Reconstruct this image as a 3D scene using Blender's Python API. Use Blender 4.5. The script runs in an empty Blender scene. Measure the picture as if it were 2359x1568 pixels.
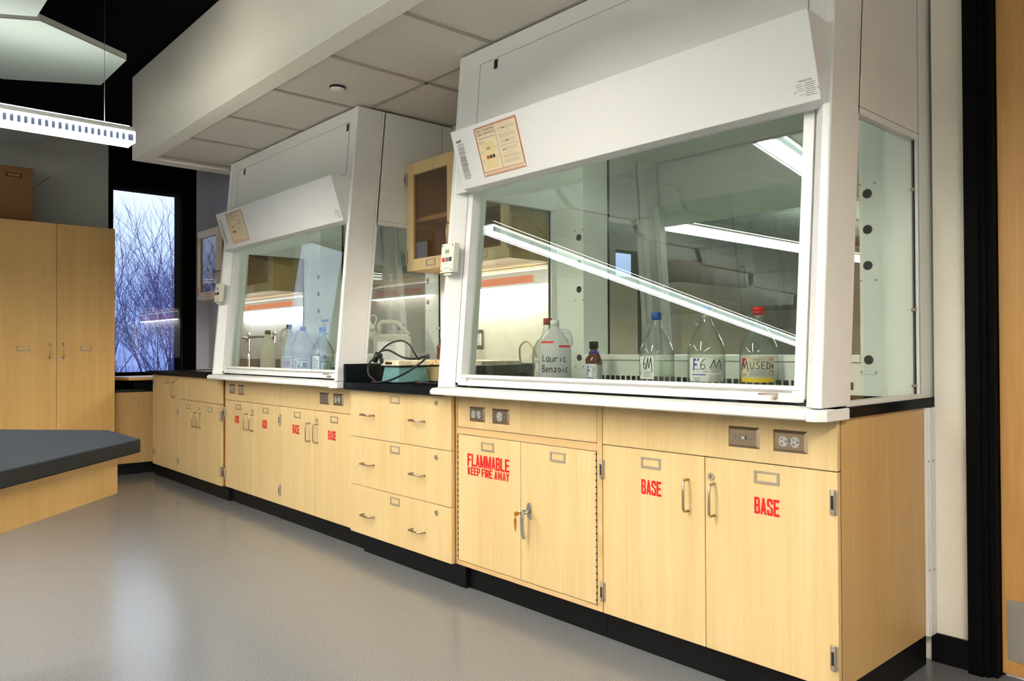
import bpy, bmesh, math, random
from mathutils import Vector, Matrix
random.seed(7)
SC = bpy.context.scene
COL = SC.collection
PI = math.pi

# ------------------------------------------------------------------ materials
def new_mat(name):
    m = bpy.data.materials.new(name); m.use_nodes = True
    nt = m.node_tree; nt.nodes.clear()
    return m, nt, nt.nodes.new('ShaderNodeOutputMaterial')
def srgb(r, g, b):
    f = lambda c: (c/255/12.92) if c/255 <= .04045 else ((c/255+.055)/1.055)**2.4
    return (f(r), f(g), f(b), 1)
def pbr(name, col, rough=.5, metal=0, spec=.5, coat=0, noise=None, bump=None, emit=None):
    """col: sRGB 0-255. noise=(scale, amount): value mottling. bump=(scale, strength)"""
    m, nt, out = new_mat(name)
    p = nt.nodes.new('ShaderNodeBsdfPrincipled')
    p.inputs['Roughness'].default_value = rough; p.inputs['Metallic'].default_value = metal
    p.inputs['Specular IOR Level'].default_value = spec; p.inputs['Coat Weight'].default_value = coat
    c = srgb(*col); p.inputs['Base Color'].default_value = c
    if noise or bump:
        tc = nt.nodes.new('ShaderNodeTexCoord')
    if noise:
        n = nt.nodes.new('ShaderNodeTexNoise'); n.inputs['Scale'].default_value = noise[0]; n.inputs['Detail'].default_value = 4
        nt.links.new(tc.outputs['Object'], n.inputs['Vector'])
        r = nt.nodes.new('ShaderNodeValToRGB'); a = noise[1]
        r.color_ramp.elements[0].position = .3; r.color_ramp.elements[1].position = .7
        r.color_ramp.elements[0].color = tuple(x*(1-a) for x in c[:3])+(1,)
        r.color_ramp.elements[1].color = tuple(min(1, x*(1+a)) for x in c[:3])+(1,)
        nt.links.new(n.outputs['Fac'], r.inputs['Fac']); nt.links.new(r.outputs['Color'], p.inputs['Base Color'])
    if bump:
        n2 = nt.nodes.new('ShaderNodeTexNoise'); n2.inputs['Scale'].default_value = bump[0]
        nt.links.new(tc.outputs['Object'], n2.inputs['Vector'])
        b = nt.nodes.new('ShaderNodeBump'); b.inputs['Strength'].default_value = bump[1]; b.inputs['Distance'].default_value = .002
        nt.links.new(n2.outputs['Fac'], b.inputs['Height']); nt.links.new(b.outputs['Normal'], p.inputs['Normal'])
    if emit:
        p.inputs['Emission Color'].default_value = srgb(*emit[0]); p.inputs['Emission Strength'].default_value = emit[1]
    nt.links.new(p.outputs[0], out.inputs[0])
    return m
def emis(name, col, st):
    m, nt, out = new_mat(name)
    e = nt.nodes.new('ShaderNodeEmission'); e.inputs[0].default_value = srgb(*col); e.inputs[1].default_value = st
    nt.links.new(e.outputs[0], out.inputs[0]); return m
def wood(name, light, dark, axis='Z', rough=.38, scale=1.0):
    m, nt, out = new_mat(name); N = nt.nodes.new; L = nt.links.new
    p = N('ShaderNodeBsdfPrincipled'); p.inputs['Roughness'].default_value = rough; p.inputs['Specular IOR Level'].default_value = .4
    tc = N('ShaderNodeTexCoord'); oi = N('ShaderNodeObjectInfo')
    mul = N('ShaderNodeMath'); mul.operation = 'MULTIPLY'; mul.inputs[1].default_value = 37.0
    L(oi.outputs['Random'], mul.inputs[0])
    cmb = N('ShaderNodeCombineXYZ'); L(mul.outputs[0], cmb.inputs[0]); L(mul.outputs[0], cmb.inputs[1]); L(mul.outputs[0], cmb.inputs[2])
    add = N('ShaderNodeVectorMath'); add.operation = 'ADD'; L(tc.outputs['Object'], add.inputs[0]); L(cmb.outputs[0], add.inputs[1])
    def noise(sx, sy, sz, detail, dist=0):
        mp = N('ShaderNodeMapping')
        s = {'Z': (sx, sy, sz), 'X': (sz, sy, sx), 'Y': (sx, sz, sy)}[axis]
        mp.inputs['Scale'].default_value = tuple(v*scale for v in s)
        L(add.outputs[0], mp.inputs['Vector'])
        n = N('ShaderNodeTexNoise'); n.inputs['Scale'].default_value = 1; n.inputs['Detail'].default_value = detail
        n.inputs['Distortion'].default_value = dist
        L(mp.outputs[0], n.inputs['Vector']); return n
    a = noise(9, 9, .7, 3, .6); b = noise(90, 90, 2.2, 2); c = noise(260, 260, 14, 1)
    r = N('ShaderNodeValToRGB'); e = r.color_ramp.elements
    e[0].position = .28; e[0].color = srgb(*dark); e[1].position = .68; e[1].color = srgb(*light)
    m1 = N('ShaderNodeMath'); m1.operation = 'MULTIPLY_ADD'; m1.inputs[1].default_value = .35; L(b.outputs['Fac'], m1.inputs[0])
    m2 = N('ShaderNodeMath'); m2.operation = 'MULTIPLY'; m2.inputs[1].default_value = .5; L(a.outputs['Fac'], m2.inputs[0])
    L(m2.outputs[0], m1.inputs[2])
    m3 = N('ShaderNodeMath'); m3.operation = 'MULTIPLY_ADD'; m3.inputs[1].default_value = .18; L(c.outputs['Fac'], m3.inputs[0]); L(m1.outputs[0], m3.inputs[2])
    L(m3.outputs[0], r.inputs['Fac']); L(r.outputs[0], p.inputs['Base Color']); L(p.outputs[0], out.inputs[0])
    return m
def glass(name, tint, ior=1.5, rough=0.0, boost=1.0, haze=0.0, hazecol=(220, 225, 220), edge=None):
    """thin pane: fresnel mix of straight-through transmission and reflection"""
    m, nt, out = new_mat(name); N = nt.nodes.new; L = nt.links.new
    t = N('ShaderNodeBsdfTransparent'); t.inputs[0].default_value = srgb(*tint)
    g = N('ShaderNodeBsdfGlossy'); g.inputs['Roughness'].default_value = rough; g.inputs[0].default_value = (1, 1, 1, 1)
    lw = N('ShaderNodeLayerWeight'); lw.inputs[0].default_value = .5          # Schlick fresnel, the same from both sides
    pw = N('ShaderNodeMath'); pw.operation = 'POWER'; pw.inputs[1].default_value = 5; L(lw.outputs['Facing'], pw.inputs[0])
    r0 = ((ior-1)/(ior+1))**2*boost
    ml = N('ShaderNodeMath'); ml.operation = 'MULTIPLY_ADD'; ml.inputs[1].default_value = (1-r0)*.9; ml.inputs[2].default_value = r0; ml.use_clamp = True
    mx = N('ShaderNodeMixShader'); L(pw.outputs[0], ml.inputs[0]); L(ml.outputs[0], mx.inputs[0])
    src = t
    if edge:                                     # longer path through the glass near the silhouette
        mc = N('ShaderNodeMix'); mc.data_type = 'RGBA'; mc.inputs[6].default_value = srgb(*tint); mc.inputs[7].default_value = srgb(*edge)
        p2 = N('ShaderNodeMath'); p2.operation = 'POWER'; p2.inputs[1].default_value = 2.2; L(lw.outputs['Facing'], p2.inputs[0]); L(p2.outputs[0], mc.inputs[0]); L(mc.outputs[2], t.inputs[0])
    if haze > 0:
        d = N('ShaderNodeBsdfDiffuse'); d.inputs[0].default_value = srgb(*hazecol)
        tr = N('ShaderNodeBsdfTranslucent'); tr.inputs[0].default_value = srgb(*hazecol)
        ad = N('ShaderNodeMixShader'); ad.inputs[0].default_value = .5; L(d.outputs[0], ad.inputs[1]); L(tr.outputs[0], ad.inputs[2])
        m0 = N('ShaderNodeMixShader'); m0.inputs[0].default_value = haze
        L(t.outputs[0], m0.inputs[1]); L(ad.outputs[0], m0.inputs[2]); src = m0
    L(src.outputs[0], mx.inputs[1]); L(g.outputs[0], mx.inputs[2]); L(mx.outputs[0], out.inputs[0])
    return m
def floor_mat():
    m, nt, out = new_mat('speckled_vinyl'); N = nt.nodes.new; L = nt.links.new
    p = N('ShaderNodeBsdfPrincipled'); p.inputs['Roughness'].default_value = .19; p.inputs['Specular IOR Level'].default_value = .62
    tc = N('ShaderNodeTexCoord')
    a = N('ShaderNodeTexNoise'); a.inputs['Scale'].default_value = 260; a.inputs['Detail'].default_value = 2; L(tc.outputs['Object'], a.inputs['Vector'])
    r = N('ShaderNodeValToRGB'); e = r.color_ramp.elements
    e[0].position = .33; e[0].color = srgb(92, 95, 99); e[1].position = .62; e[1].color = srgb(124, 127, 131)
    x = r.color_ramp.elements.new(.75); x.color = srgb(144, 147, 150)
    L(a.outputs['Fac'], r.inputs['Fac']); L(r.outputs[0], p.inputs['Base Color'])
    b = N('ShaderNodeTexNoise'); b.inputs['Scale'].default_value = 5; L(tc.outputs['Object'], b.inputs['Vector'])
    bm = N('ShaderNodeBump'); bm.inputs['Strength'].default_value = .12; bm.inputs['Distance'].default_value = .02
    L(b.outputs['Fac'], bm.inputs['Height']); L(bm.outputs['Normal'], p.inputs['Normal'])
    L(p.outputs[0], out.inputs[0]); return m
def tile_mat():
    m, nt, out = new_mat('acoustic_tile'); N = nt.nodes.new; L = nt.links.new
    p = N('ShaderNodeBsdfPrincipled'); p.inputs['Roughness'].default_value = .95
    tc = N('ShaderNodeTexCoord')
    a = N('ShaderNodeTexNoise'); a.inputs['Scale'].default_value = 190; a.inputs['Detail'].default_value = 3; L(tc.outputs['Object'], a.inputs['Vector'])
    r = N('ShaderNodeValToRGB'); e = r.color_ramp.elements
    e[0].position = .3; e[0].color = srgb(176, 170, 158); e[1].position = .5; e[1].color = srgb(226, 220, 208)
    L(a.outputs['Fac'], r.inputs['Fac']); L(r.outputs[0], p.inputs['Base Color']); L(p.outputs[0], out.inputs[0]); return m

M = {}
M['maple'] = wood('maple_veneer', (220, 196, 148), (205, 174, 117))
M['maple_x'] = wood('maple_veneer_edge', (214, 184, 134), (196, 158, 100), 'X')
M['maple_tall'] = wood('maple_tall_cabinet', (228, 188, 120), (208, 164, 94))
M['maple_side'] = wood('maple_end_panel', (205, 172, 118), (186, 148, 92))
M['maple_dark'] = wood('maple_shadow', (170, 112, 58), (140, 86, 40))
M['door_wood'] = wood('birch_door', (206, 160, 98), (184, 132, 70))
M['plant_wood'] = wood('maple_panel', (204, 168, 108), (186, 146, 84))
M['hood'] = pbr('white_powder_coat', (238, 239, 237), .33, spec=.45)
M['liner'] = pbr('white_fibreglass_liner', (236, 239, 233), .45)
M['wall'] = pbr('cream_paint', (243, 236, 222), .7, noise=(60, .012))
M['wallw'] = pbr('white_paint', (238, 236, 229), .75, noise=(40, .01))
M['greywall'] = pbr('grey_green_paint', (192, 195, 186), .8, noise=(40, .015))
M['bluewall'] = pbr('pale_grey_paint', (190, 190, 200), .75)
M['bulk'] = pbr('bulkhead_paint', (248, 246, 232), .6, noise=(30, .01))
M['black'] = pbr('black_paint', (3, 3, 4), .7, spec=.1)
M['ceilblack'] = pbr('black_ceiling', (7, 7, 8), .95, spec=.05)
M['base'] = pbr('black_rubber', (5, 5, 6), .5, spec=.25)
def matte_top(name, c0, c1, gl, rough):
    m, nt, out = new_mat(name); N = nt.nodes.new; L = nt.links.new
    d = N('ShaderNodeBsdfDiffuse'); g = N('ShaderNodeBsdfGlossy'); g.inputs['Roughness'].default_value = rough; g.inputs[0].default_value = (.75, .85, 1, 1)
    tc = N('ShaderNodeTexCoord'); n = N('ShaderNodeTexNoise'); n.inputs['Scale'].default_value = 320; L(tc.outputs['Object'], n.inputs['Vector'])
    r = N('ShaderNodeValToRGB'); r.color_ramp.elements[0].color = srgb(*c0); r.color_ramp.elements[1].color = srgb(*c1); L(n.outputs['Fac'], r.inputs['Fac']); L(r.outputs[0], d.inputs[0])
    x = N('ShaderNodeMixShader'); x.inputs[0].default_value = gl; L(d.outputs[0], x.inputs[1]); L(g.outputs[0], x.inputs[2]); L(x.outputs[0], out.inputs[0]); return m
M['epoxy_bench'] = matte_top('charcoal_epoxy', (20, 23, 26), (34, 38, 42), .035, .35)
M['epoxy'] = matte_top('black_epoxy', (8, 9, 11), (16, 17, 20), .045, .22)
def flat_black():
    m, nt, out = new_mat('flat_black'); d = nt.nodes.new('ShaderNodeBsdfDiffuse'); d.inputs[0].default_value = (.003, .003, .003, 1); nt.links.new(d.outputs[0], out.inputs[0]); return m
M['flat_black'] = flat_black()
M['steel'] = pbr('brushed_steel', (182, 164, 140), .32, 1)
M['steel_d'] = pbr('dull_steel', (176, 164, 146), .45, .55)
M['chrome'] = pbr('chrome', (215, 215, 215), .12, 1)
M['brass'] = pbr('brass_key', (196, 148, 52), .25, 1)
M['recep'] = pbr('grey_receptacle', (178, 178, 174), .45)
M['dark'] = pbr('dark_slot', (16, 16, 16), .7)
M['hole'] = pbr('port_plug', (58, 50, 46), .6)
M['seam'] = pbr('seam_shadow', (146, 147, 142), .8)
M['red'] = pbr('red_lettering', (214, 12, 22), .5)
M['ink'] = pbr('black_marker', (22, 24, 32), .6)
M['grey_ink'] = pbr('grey_print', (120, 116, 110), .7)
M['lt_ink'] = pbr('pale_print', (176, 164, 146), .7)
M['paper'] = pbr('white_label', (240, 240, 240), .6)
M['cream'] = pbr('placard_cream', (240, 224, 190), .45)
M['cream2'] = pbr('placard_yellow', (238, 218, 160), .45)
M['maroon'] = pbr('placard_border', (176, 60, 42), .45)
M['salmon'] = pbr('placard_salmon', (236, 168, 132), .45)
M['box_ivory'] = pbr('ivory_plastic', (232, 230, 216), .4)
M['btn_red'] = pbr('red_button', (214, 28, 26), .4)
M['btn_grey'] = pbr('grey_button', (112, 114, 114), .4)
M['btn_black'] = pbr('black_button', (24, 26, 28), .4)
M['lcd'] = pbr('lcd_screen', (120, 152, 128), .3)
M['sash'] = glass('sash_glass', (248, 252, 248), 1.5, boost=1.7)
M['sideglass'] = glass('side_glass', (249, 252, 250), 1.5, boost=1.8)
M['winglass'] = glass('window_glass', (250, 252, 253), 1.5, boost=1.35)
M['cabglass'] = glass('cabinet_glass', (236, 230, 220), 1.5, boost=1.6)
M['bglass'] = glass('clear_bottle_glass', (248, 251, 248), 1.5, boost=1.5, haze=.09, edge=(112, 128, 118))
M['amber'] = pbr('amber_glass', (92, 46, 26), .08, spec=.6)
M['hdpe'] = glass('translucent_plastic', (232, 233, 228), 1.45, .25, .6, haze=.78, hazecol=(236, 236, 228))
M['hdpe_w'] = glass('milky_plastic', (236, 236, 236), 1.45, .25, .6, haze=.76, hazecol=(240, 240, 244))
M['cap_blue'] = pbr('blue_cap', (16, 88, 178), .45)
M['cap_red'] = pbr('red_cap', (218, 18, 28), .45)
M['cap_white'] = pbr('white_cap', (236, 236, 234), .45)
M['cap_black'] = pbr('black_cap', (30, 30, 32), .5)
M['cap_brown'] = pbr('rust_cap', (150, 50, 34), .45)
M['cap_grey'] = pbr('grey_cap', (120, 118, 112), .5)
M['blue'] = pbr('blue_print', (36, 58, 196), .5)
M['yellow'] = pbr('yellow_band', (244, 206, 22), .5)
M['teal'] = pbr('teal_enamel', (92, 140, 138), .4, noise=(14, .12))
M['teal2'] = pbr('beige_enamel', (206, 188, 140), .4, noise=(9, .2))
M['teal_print'] = pbr('teal_print', (60, 158, 160), .5)
M['plate'] = pbr('stained_ceramic', (236, 218, 186), .4, noise=(26, .25))
M['rust'] = pbr('rusty_ceramic', (214, 178, 132), .5, noise=(34, .55))
M['cord'] = pbr('black_cord', (20, 18, 18), .45)
M['tan_cord'] = pbr('tan_tubing', (186, 164, 116), .5)
M['card'] = pbr('cardboard', (132, 94, 58), .85, noise=(20, .06))
M['card2'] = pbr('cardboard_light', (156, 116, 74), .85, noise=(20, .06))
M['lam'] = pbr('white_laminate', (226, 222, 232), .35)
M['hoodfill'] = emis('hood_fill_tube', (246, 255, 240), 7.5)  # emission of the fill lamp added inside each hood
M['orange'] = emis('orange_light_lens', (234, 140, 106), .85)
M['tube'] = emis('under_cabinet_tube', (255, 247, 238), 46)
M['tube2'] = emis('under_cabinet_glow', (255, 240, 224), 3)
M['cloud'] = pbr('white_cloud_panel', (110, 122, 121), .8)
M['cloud_edge'] = pbr('grey_cloud_edge', (150, 152, 150), .8)
M['lamp_white'] = pbr('white_lamp_housing', (240, 240, 238), .4)
M['lamp'] = emis('fluorescent_tube', (255, 246, 232), 82)
M['uplamp'] = emis('uplight_tube', (255, 246, 232), 27)
def acrylic(name, col, st, clear):
    m, nt, out = new_mat(name); N = nt.nodes.new; L = nt.links.new
    t = N('ShaderNodeBsdfTransparent'); d = N('ShaderNodeBsdfTranslucent'); d.inputs[0].default_value = srgb(*col)
    e = N('ShaderNodeEmission'); e.inputs[0].default_value = srgb(*col); e.inputs[1].default_value = st
    a = N('ShaderNodeAddShader'); L(d.outputs[0], a.inputs[0]); L(e.outputs[0], a.inputs[1])
    x = N('ShaderNodeMixShader'); x.inputs[0].default_value = 1-clear; L(t.outputs[0], x.inputs[1]); L(a.outputs[0], x.inputs[2]); L(x.outputs[0], out.inputs[0]); return m
M['louver'] = acrylic('acrylic_louver', (226, 246, 240), 1.5, .4)
M['louver_b'] = acrylic('acrylic_rail', (255, 252, 248), 2.6, .1)
M['spine'] = pbr('lamp_shield', (52, 58, 84), .5)
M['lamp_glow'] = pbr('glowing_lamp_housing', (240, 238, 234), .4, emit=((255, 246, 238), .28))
M['wire'] = pbr('steel_wire', (90, 90, 88), .4, .8)
M['bark'] = pbr('hazed_bark', (84, 84, 124), .95, spec=.1)  # bluish outdoor haze put into the bark colour
M['twig'] = pbr('hazed_twigs', (104, 106, 156), .95, spec=.1)  # same haze put into the twigs, paler than the bark
M['ground'] = pbr('dusk_ground', (122, 128, 172), 1, noise=(1.2, .3), spec=0)
M['floor'] = floor_mat(); M['tile'] = tile_mat()
M['tbar'] = pbr('ceiling_grid', (168, 160, 146), .6)
M['hazed_maple'] = pbr('hazed_maple', (206, 194, 166), .5, noise=(5, .05))  # washed-out haze of the hood glass put into a paler maple
M['kick'] = pbr('kick_plate', (176, 172, 164), .4, .8)

# ------------------------------------------------------------------ mesh builder
class B:
    def __init__(s): s.bm = bmesh.new(); s.sm = set()
    def face(s, vs, mi=0, smooth=False):
        try:
            f = s.bm.faces.new(vs); f.material_index = mi; f.smooth = smooth; return f
        except ValueError: return None
    def hexa(s, p, mi=0):
        v = [s.bm.verts.new(q) for q in p]
        for i in ((0,3,2,1),(4,5,6,7),(0,1,5,4),(1,2,6,5),(2,3,7,6),(3,0,4,7)): s.face([v[k] for k in i], mi)
        return s
    def box(s, x0, x1, y0, y1, z0, z1, mi=0):
        if x0 > x1: x0, x1 = x1, x0
        if y0 > y1: y0, y1 = y1, y0
        if z0 > z1: z0, z1 = z1, z0
        return s.hexa([(x0,y0,z0),(x1,y0,z0),(x1,y1,z0),(x0,y1,z0),(x0,y0,z1),(x1,y0,z1),(x1,y1,z1),(x0,y1,z1)], mi)
    def prism(s, poly, a0, a1, axis='X', mi=0, smooth=False, f0=None, f1=None):
        """poly in the plane perpendicular to axis: X->(y,z), Y->(x,z), Z->(x,y)"""
        mk = {'X': lambda p, a: (a, p[0], p[1]), 'Y': lambda p, a: (p[0], a, p[1]), 'Z': lambda p, a: (p[0], p[1], a)}[axis]
        A = [s.bm.verts.new(mk(p, a0)) for p in poly]; Bv = [s.bm.verts.new(mk(p, a1)) for p in poly]
        n = len(poly)
        for i in range(n): s.face([A[i], A[(i+1)%n], Bv[(i+1)%n], Bv[i]], mi, smooth)
        s.face(A[::-1], mi); s.face(Bv, mi); return s
    def lathe(s, prof, c=(0,0,0), seg=28, mi=0, closed=True):
        rings = []
        for r, z in prof:
            if r < 1e-5: rings.append([s.bm.verts.new((c[0], c[1], c[2]+z))])
            else: rings.append([s.bm.verts.new((c[0]+r*math.cos(2*PI*i/seg), c[1]+r*math.sin(2*PI*i/seg), c[2]+z)) for i in range(seg)])
        for a, b in zip(rings, rings[1:]):
            for i in range(seg):
                j = (i+1) % seg
                if len(a) == 1 and len(b) == 1: continue
                if len(a) == 1: s.face([a[0], b[j], b[i]], mi, True)
                elif len(b) == 1: s.face([a[i], a[j], b[0]], mi, True)
                else: s.face([a[i], a[j], b[j], b[i]], mi, True)
        return s
    def tube(s, pts, r, seg=8, mi=0, caps=True, taper=None):
        pts = [Vector(p) for p in pts]; n = len(pts); rings = []
        t0 = (pts[1]-pts[0]).normalized()
        up = Vector((0,0,1)) if abs(t0.z) < .9 else Vector((1,0,0))
        nrm = t0.cross(up).normalized()
        for i, p in enumerate(pts):
            t = (pts[min(i+1,n-1)]-pts[max(i-1,0)]).normalized()
            nrm = (nrm - t*nrm.dot(t))
            if nrm.length < 1e-6: nrm = t.cross(Vector((.3,.5,.8)))
            nrm.normalize(); bi = t.cross(nrm)
            rr = r if taper is None else r*(1+(taper-1)*i/(n-1))
            rings.append([s.bm.verts.new(p+nrm*rr*math.cos(2*PI*k/seg)+bi*rr*math.sin(2*PI*k/seg)) for k in range(seg)])
        for a, b in zip(rings, rings[1:]):
            for k in range(seg): s.face([a[k], a[(k+1)%seg], b[(k+1)%seg], b[k]], mi, True)
        if caps: s.face(rings[0][::-1], mi); s.face(rings[-1], mi)
        return s
    def cyl(s, p0, p1, r, seg=16, mi=0): return s.tube([p0, p1], r, seg, mi)
    def xf(s, fn):
        for v in s.bm.verts: v.co = Vector(fn(v.co))
        return s

def smooth_path(pts, n=6):
    P = [Vector(p) for p in pts]; out = []
    for i in range(len(P)-1):
        p0 = P[max(i-1,0)]; p1 = P[i]; p2 = P[i+1]; p3 = P[min(i+2,len(P)-1)]
        for k in range(n):
            t = k/n
            out.append(.5*((2*p1)+(p2-p0)*t+(2*p0-5*p1+4*p2-p3)*t*t+(3*p1-p0-3*p2+p3)*t**3))
    out.append(P[-1]); return out

def wloc(o):
    v = Vector(o.location)
    while o.parent: o = o.parent; v += o.location
    return v
def obj(name, b, mats, parent=None, bevel=0, label=None, cat=None, group=None, kind=None, seg=2):
    if not isinstance(mats, (list, tuple)): mats = [mats]
    me = bpy.data.meshes.new(name)
    bmesh.ops.recalc_face_normals(b.bm, faces=b.bm.faces[:])
    if parent is not None: org = wloc(parent)
    else:
        xs = [v.co for v in b.bm.verts]
        org = Vector(((min(v.x for v in xs)+max(v.x for v in xs))/2, (min(v.y for v in xs)+max(v.y for v in xs))/2, min(v.z for v in xs)))
    for v in b.bm.verts: v.co -= org
    b.bm.to_mesh(me); b.bm.free()
    for m in mats: me.materials.append(m if not isinstance(m, str) else M[m])
    o = bpy.data.objects.new(name, me); COL.objects.link(o)
    if parent is not None: o.parent = parent
    else: o.location = org
    if bevel:
        md = o.modifiers.new('bevel', 'BEVEL'); md.width = bevel; md.segments = seg; md.limit_method = 'ANGLE'; md.angle_limit = math.radians(40)
        md.use_clamp_overlap = True
    tag(o, label, cat, group, kind)
    return o
def tag(o, label=None, cat=None, group=None, kind=None):
    if label: o['label'] = label
    if cat: o['category'] = cat
    if group: o['group'] = group
    if kind: o['kind'] = kind
    return o
def thing(name, loc, label, cat, group=None):
    o = bpy.data.objects.new(name, None); COL.objects.link(o); o.location = loc; o.empty_display_size = .05
    return tag(o, label, cat, group)
def struct(name, b, m, bevel=0): return obj(name, b, m, None, bevel, kind='structure')
def copy_tree(o, parent=None):
    c = o.copy(); COL.objects.link(c)
    if parent is not None: c.parent = parent
    for ch in list(o.children): copy_tree(ch, c)
    return c

def text_geo(b, s, org, right, up, w=None, h=.05, bold=0.0, mi=0, align='L', fn=None):
    """lettering as flat mesh; org = lower-left corner of its bounding box (or centre for align C)"""
    cu = bpy.data.curves.new('t', 'FONT'); cu.body = s; cu.offset = bold; cu.resolution_u = 3; cu.space_character = 1.0+bold*5
    ob = bpy.data.objects.new('t', cu); COL.objects.link(ob)
    dg = bpy.context.evaluated_depsgraph_get(); dg.update()
    me = bpy.data.meshes.new_from_object(ob.evaluated_get(dg))
    bpy.data.objects.remove(ob); bpy.data.curves.remove(cu)
    if not len(me.vertices): return
    xs = [v.co.x for v in me.vertices]; ys = [v.co.y for v in me.vertices]
    x0, x1, y0, y1 = min(xs), max(xs), min(ys), max(ys)
    sy = h/(y1-y0); sx = (w/(x1-x0)) if w else sy
    org = Vector(org); right = Vector(right).normalized(); up = Vector(up).normalized()
    off = -(x1-x0)*sx/2 if align == 'C' else 0
    vs = []
    for v in me.vertices:
        a, c = (v.co.x-x0)*sx+off, (v.co.y-y0)*sy
        p = org+right*a+up*c if fn is None else Vector(fn(a, c))
        vs.append(b.bm.verts.new(p))
    for p in me.polygons: b.face([vs[i] for i in p.vertices], mi)
    bpy.data.meshes.remove(me)

# ------------------------------------------------------------------ camera (2359x1568 frame)
cam = bpy.data.cameras.new('camera'); co = bpy.data.objects.new('camera', cam); COL.objects.link(co)
cam.sensor_width = 36; cam.lens = 36*1768.1/2359; cam.clip_start = .05; cam.clip_end = 200
yaw, pit, rol = .8405, .0118, -.0036
F = Vector((-math.sin(yaw)*math.cos(pit), math.cos(yaw)*math.cos(pit), math.sin(pit)))
R = Vector((math.cos(yaw), math.sin(yaw), 0)); U = R.cross(F)
R2 = R*math.cos(rol)+U*math.sin(rol); U2 = -R*math.sin(rol)+U*math.cos(rol)
mt = Matrix((R2, U2, -F)).transposed().to_4x4(); mt.translation = (1.0458, -2.2189, 1.1065)
co.matrix_world = mt; SC.camera = co

# ------------------------------------------------------------------ room shell
XL, XR, YB, YR, YD = -6.9, 3.2, .72, -8.0, 9.5     # left wall, right wall, hood wall, rear wall, next room's far wall
ZC = 3.12
HX0, HX1 = -1.842, .0        # right hood span
LX0, LX1 = -4.627, -2.785    # left hood span
struct('floor', B().box(XL, XR, YR, 13, -.1, 0), 'floor')
struct('ceiling', B().box(XL-.2, XR+.2, YR, 13, ZC, ZC+.1), 'ceilblack')
w = B()                                            # wall between the two labs, open behind each hood
w.box(XL, LX0, YB, .80, 0, ZC); w.box(LX1, HX0, YB, .80, 0, ZC); w.box(HX1+.013, .205, YB, .80, 0, ZC)
w.box(LX0, LX1, YB, .80, 0, .88); w.box(HX0, HX1+.013, YB, .80, 0, .88)
w.box(LX0, LX1, YB, .80, 2.5, ZC); w.box(HX0, HX1+.013, YB, .80, 2.5, ZC)
w.box(.205, 1.15, YB, .80, 2.4, ZC); w.box(1.15, XR, YB, .80, 0, ZC)
struct('wall_back', w, 'wall')
def wall_left():
    ys = [(YR, -2.87, 0), (-2.87, -2.25, 1), (-2.25, -2.13, 0), (-2.13, -1.5, 1), (-1.5, -.19, 0), (-.19, .45, 1), (.45, 7.1, 0), (7.1, 7.74, 1), (7.74, 10.25, 0), (10.25, 10.89, 1), (10.89, 13, 0)]
    b = B()
    for y0, y1, hole in ys:
        if hole: b.box(XL-.2, XL, y0, y1, 0, .885); b.box(XL-.2, XL, y0, y1, 2.69, ZC)
        else: b.box(XL-.2, XL, y0, y1, 0, ZC)
    return b
struct('wall_left', wall_left(), 'greywall')
struct('wall_right', B().box(XR, XR+.1, YR, 13, 0, ZC), 'wallw')
struct('wall_rear', B().box(XL, XR, YR-.1, YR, 0, ZC), 'wallw')
struct('wall_far', B().box(XL, XR, 13, 13.1, 0, ZC), 'wallw')
# black surround running floor to ceiling about the near window
t = B(); t.box(XL, XL+.004, -.226, -.19, 0, ZC); t.box(XL, XL+.004, .45, .59, 0, ZC); t.box(XL, XL+.004, -.19, .45, 2.69, ZC); t.box(XL, XL+.004, -.19, .45, 0, .885)
struct('trim_1', t, 'flat_black')
for i, (y0, y1) in enumerate([(-.19, .45), (-2.13, -1.5), (-2.87, -2.25), (7.1, 7.74), (10.25, 10.89)]):
    fr = B(); e = .008
    for a in ((y0, y0+e, .885, 2.69), (y1-e, y1, .885, 2.69)): fr.box(XL-.205, XL-.003, a[0], a[1], a[2], a[3])
    fr.box(XL-.205, XL-.003, y0, y1, .885, .899); fr.box(XL-.205, XL-.003, y0, y1, 2.676, 2.69)
    wf = struct('window_%d' % (i+1), fr, 'flat_black')
    obj('pane', B().box(XL-.016, XL-.01, y0+e, y1-e, .899, 2.676), 'winglass', wf)
struct('trim_2', B().box(XL, XL+.003, .59, YB, .0, ZC).box(XL+.003, LX0, YB-.003, YB, .93, ZC), 'bluewall')
# bulkhead and tiled soffit over the hoods
BY = -.55
bk = B(); bk.box(-4.98, XR, BY, BY+.11, 2.5, ZC-.01); bk.box(-4.98, -4.85, BY+.11, YB, 2.5, ZC-.01)
struct('wall_bulkhead', bk, 'bulk', .003)
struct('ceiling_soffit', B().box(-4.85, XR, BY+.11, YB, 2.512, 2.53), 'tile')
g = B()
for x in [-2.24+.625*i for i in range(-4, 9)]: g.box(x-.011, x+.011, BY+.11, YB, 2.505, 2.513)
g.box(-4.85, XR, .115, .139, 2.505, 2.513)
struct('trim_3', g, 'tbar')
sp = thing('sprinkler_cover', (-2.614, -.187, 2.5), 'small round white cover plate flush in the tiled soffit', 'sprinkler cover')
obj('plate', B().lathe([(0, 2.496), (.036, 2.496), (.04, 2.5), (.0, 2.5)], (-2.614, -.187, 0)), 'hood', sp)
obj('gap_ring', B().lathe([(0, 2.5), (.042, 2.5), (.042, 2.512), (0, 2.512)], (-2.614, -.187, 0)), 'dark', sp)
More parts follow.
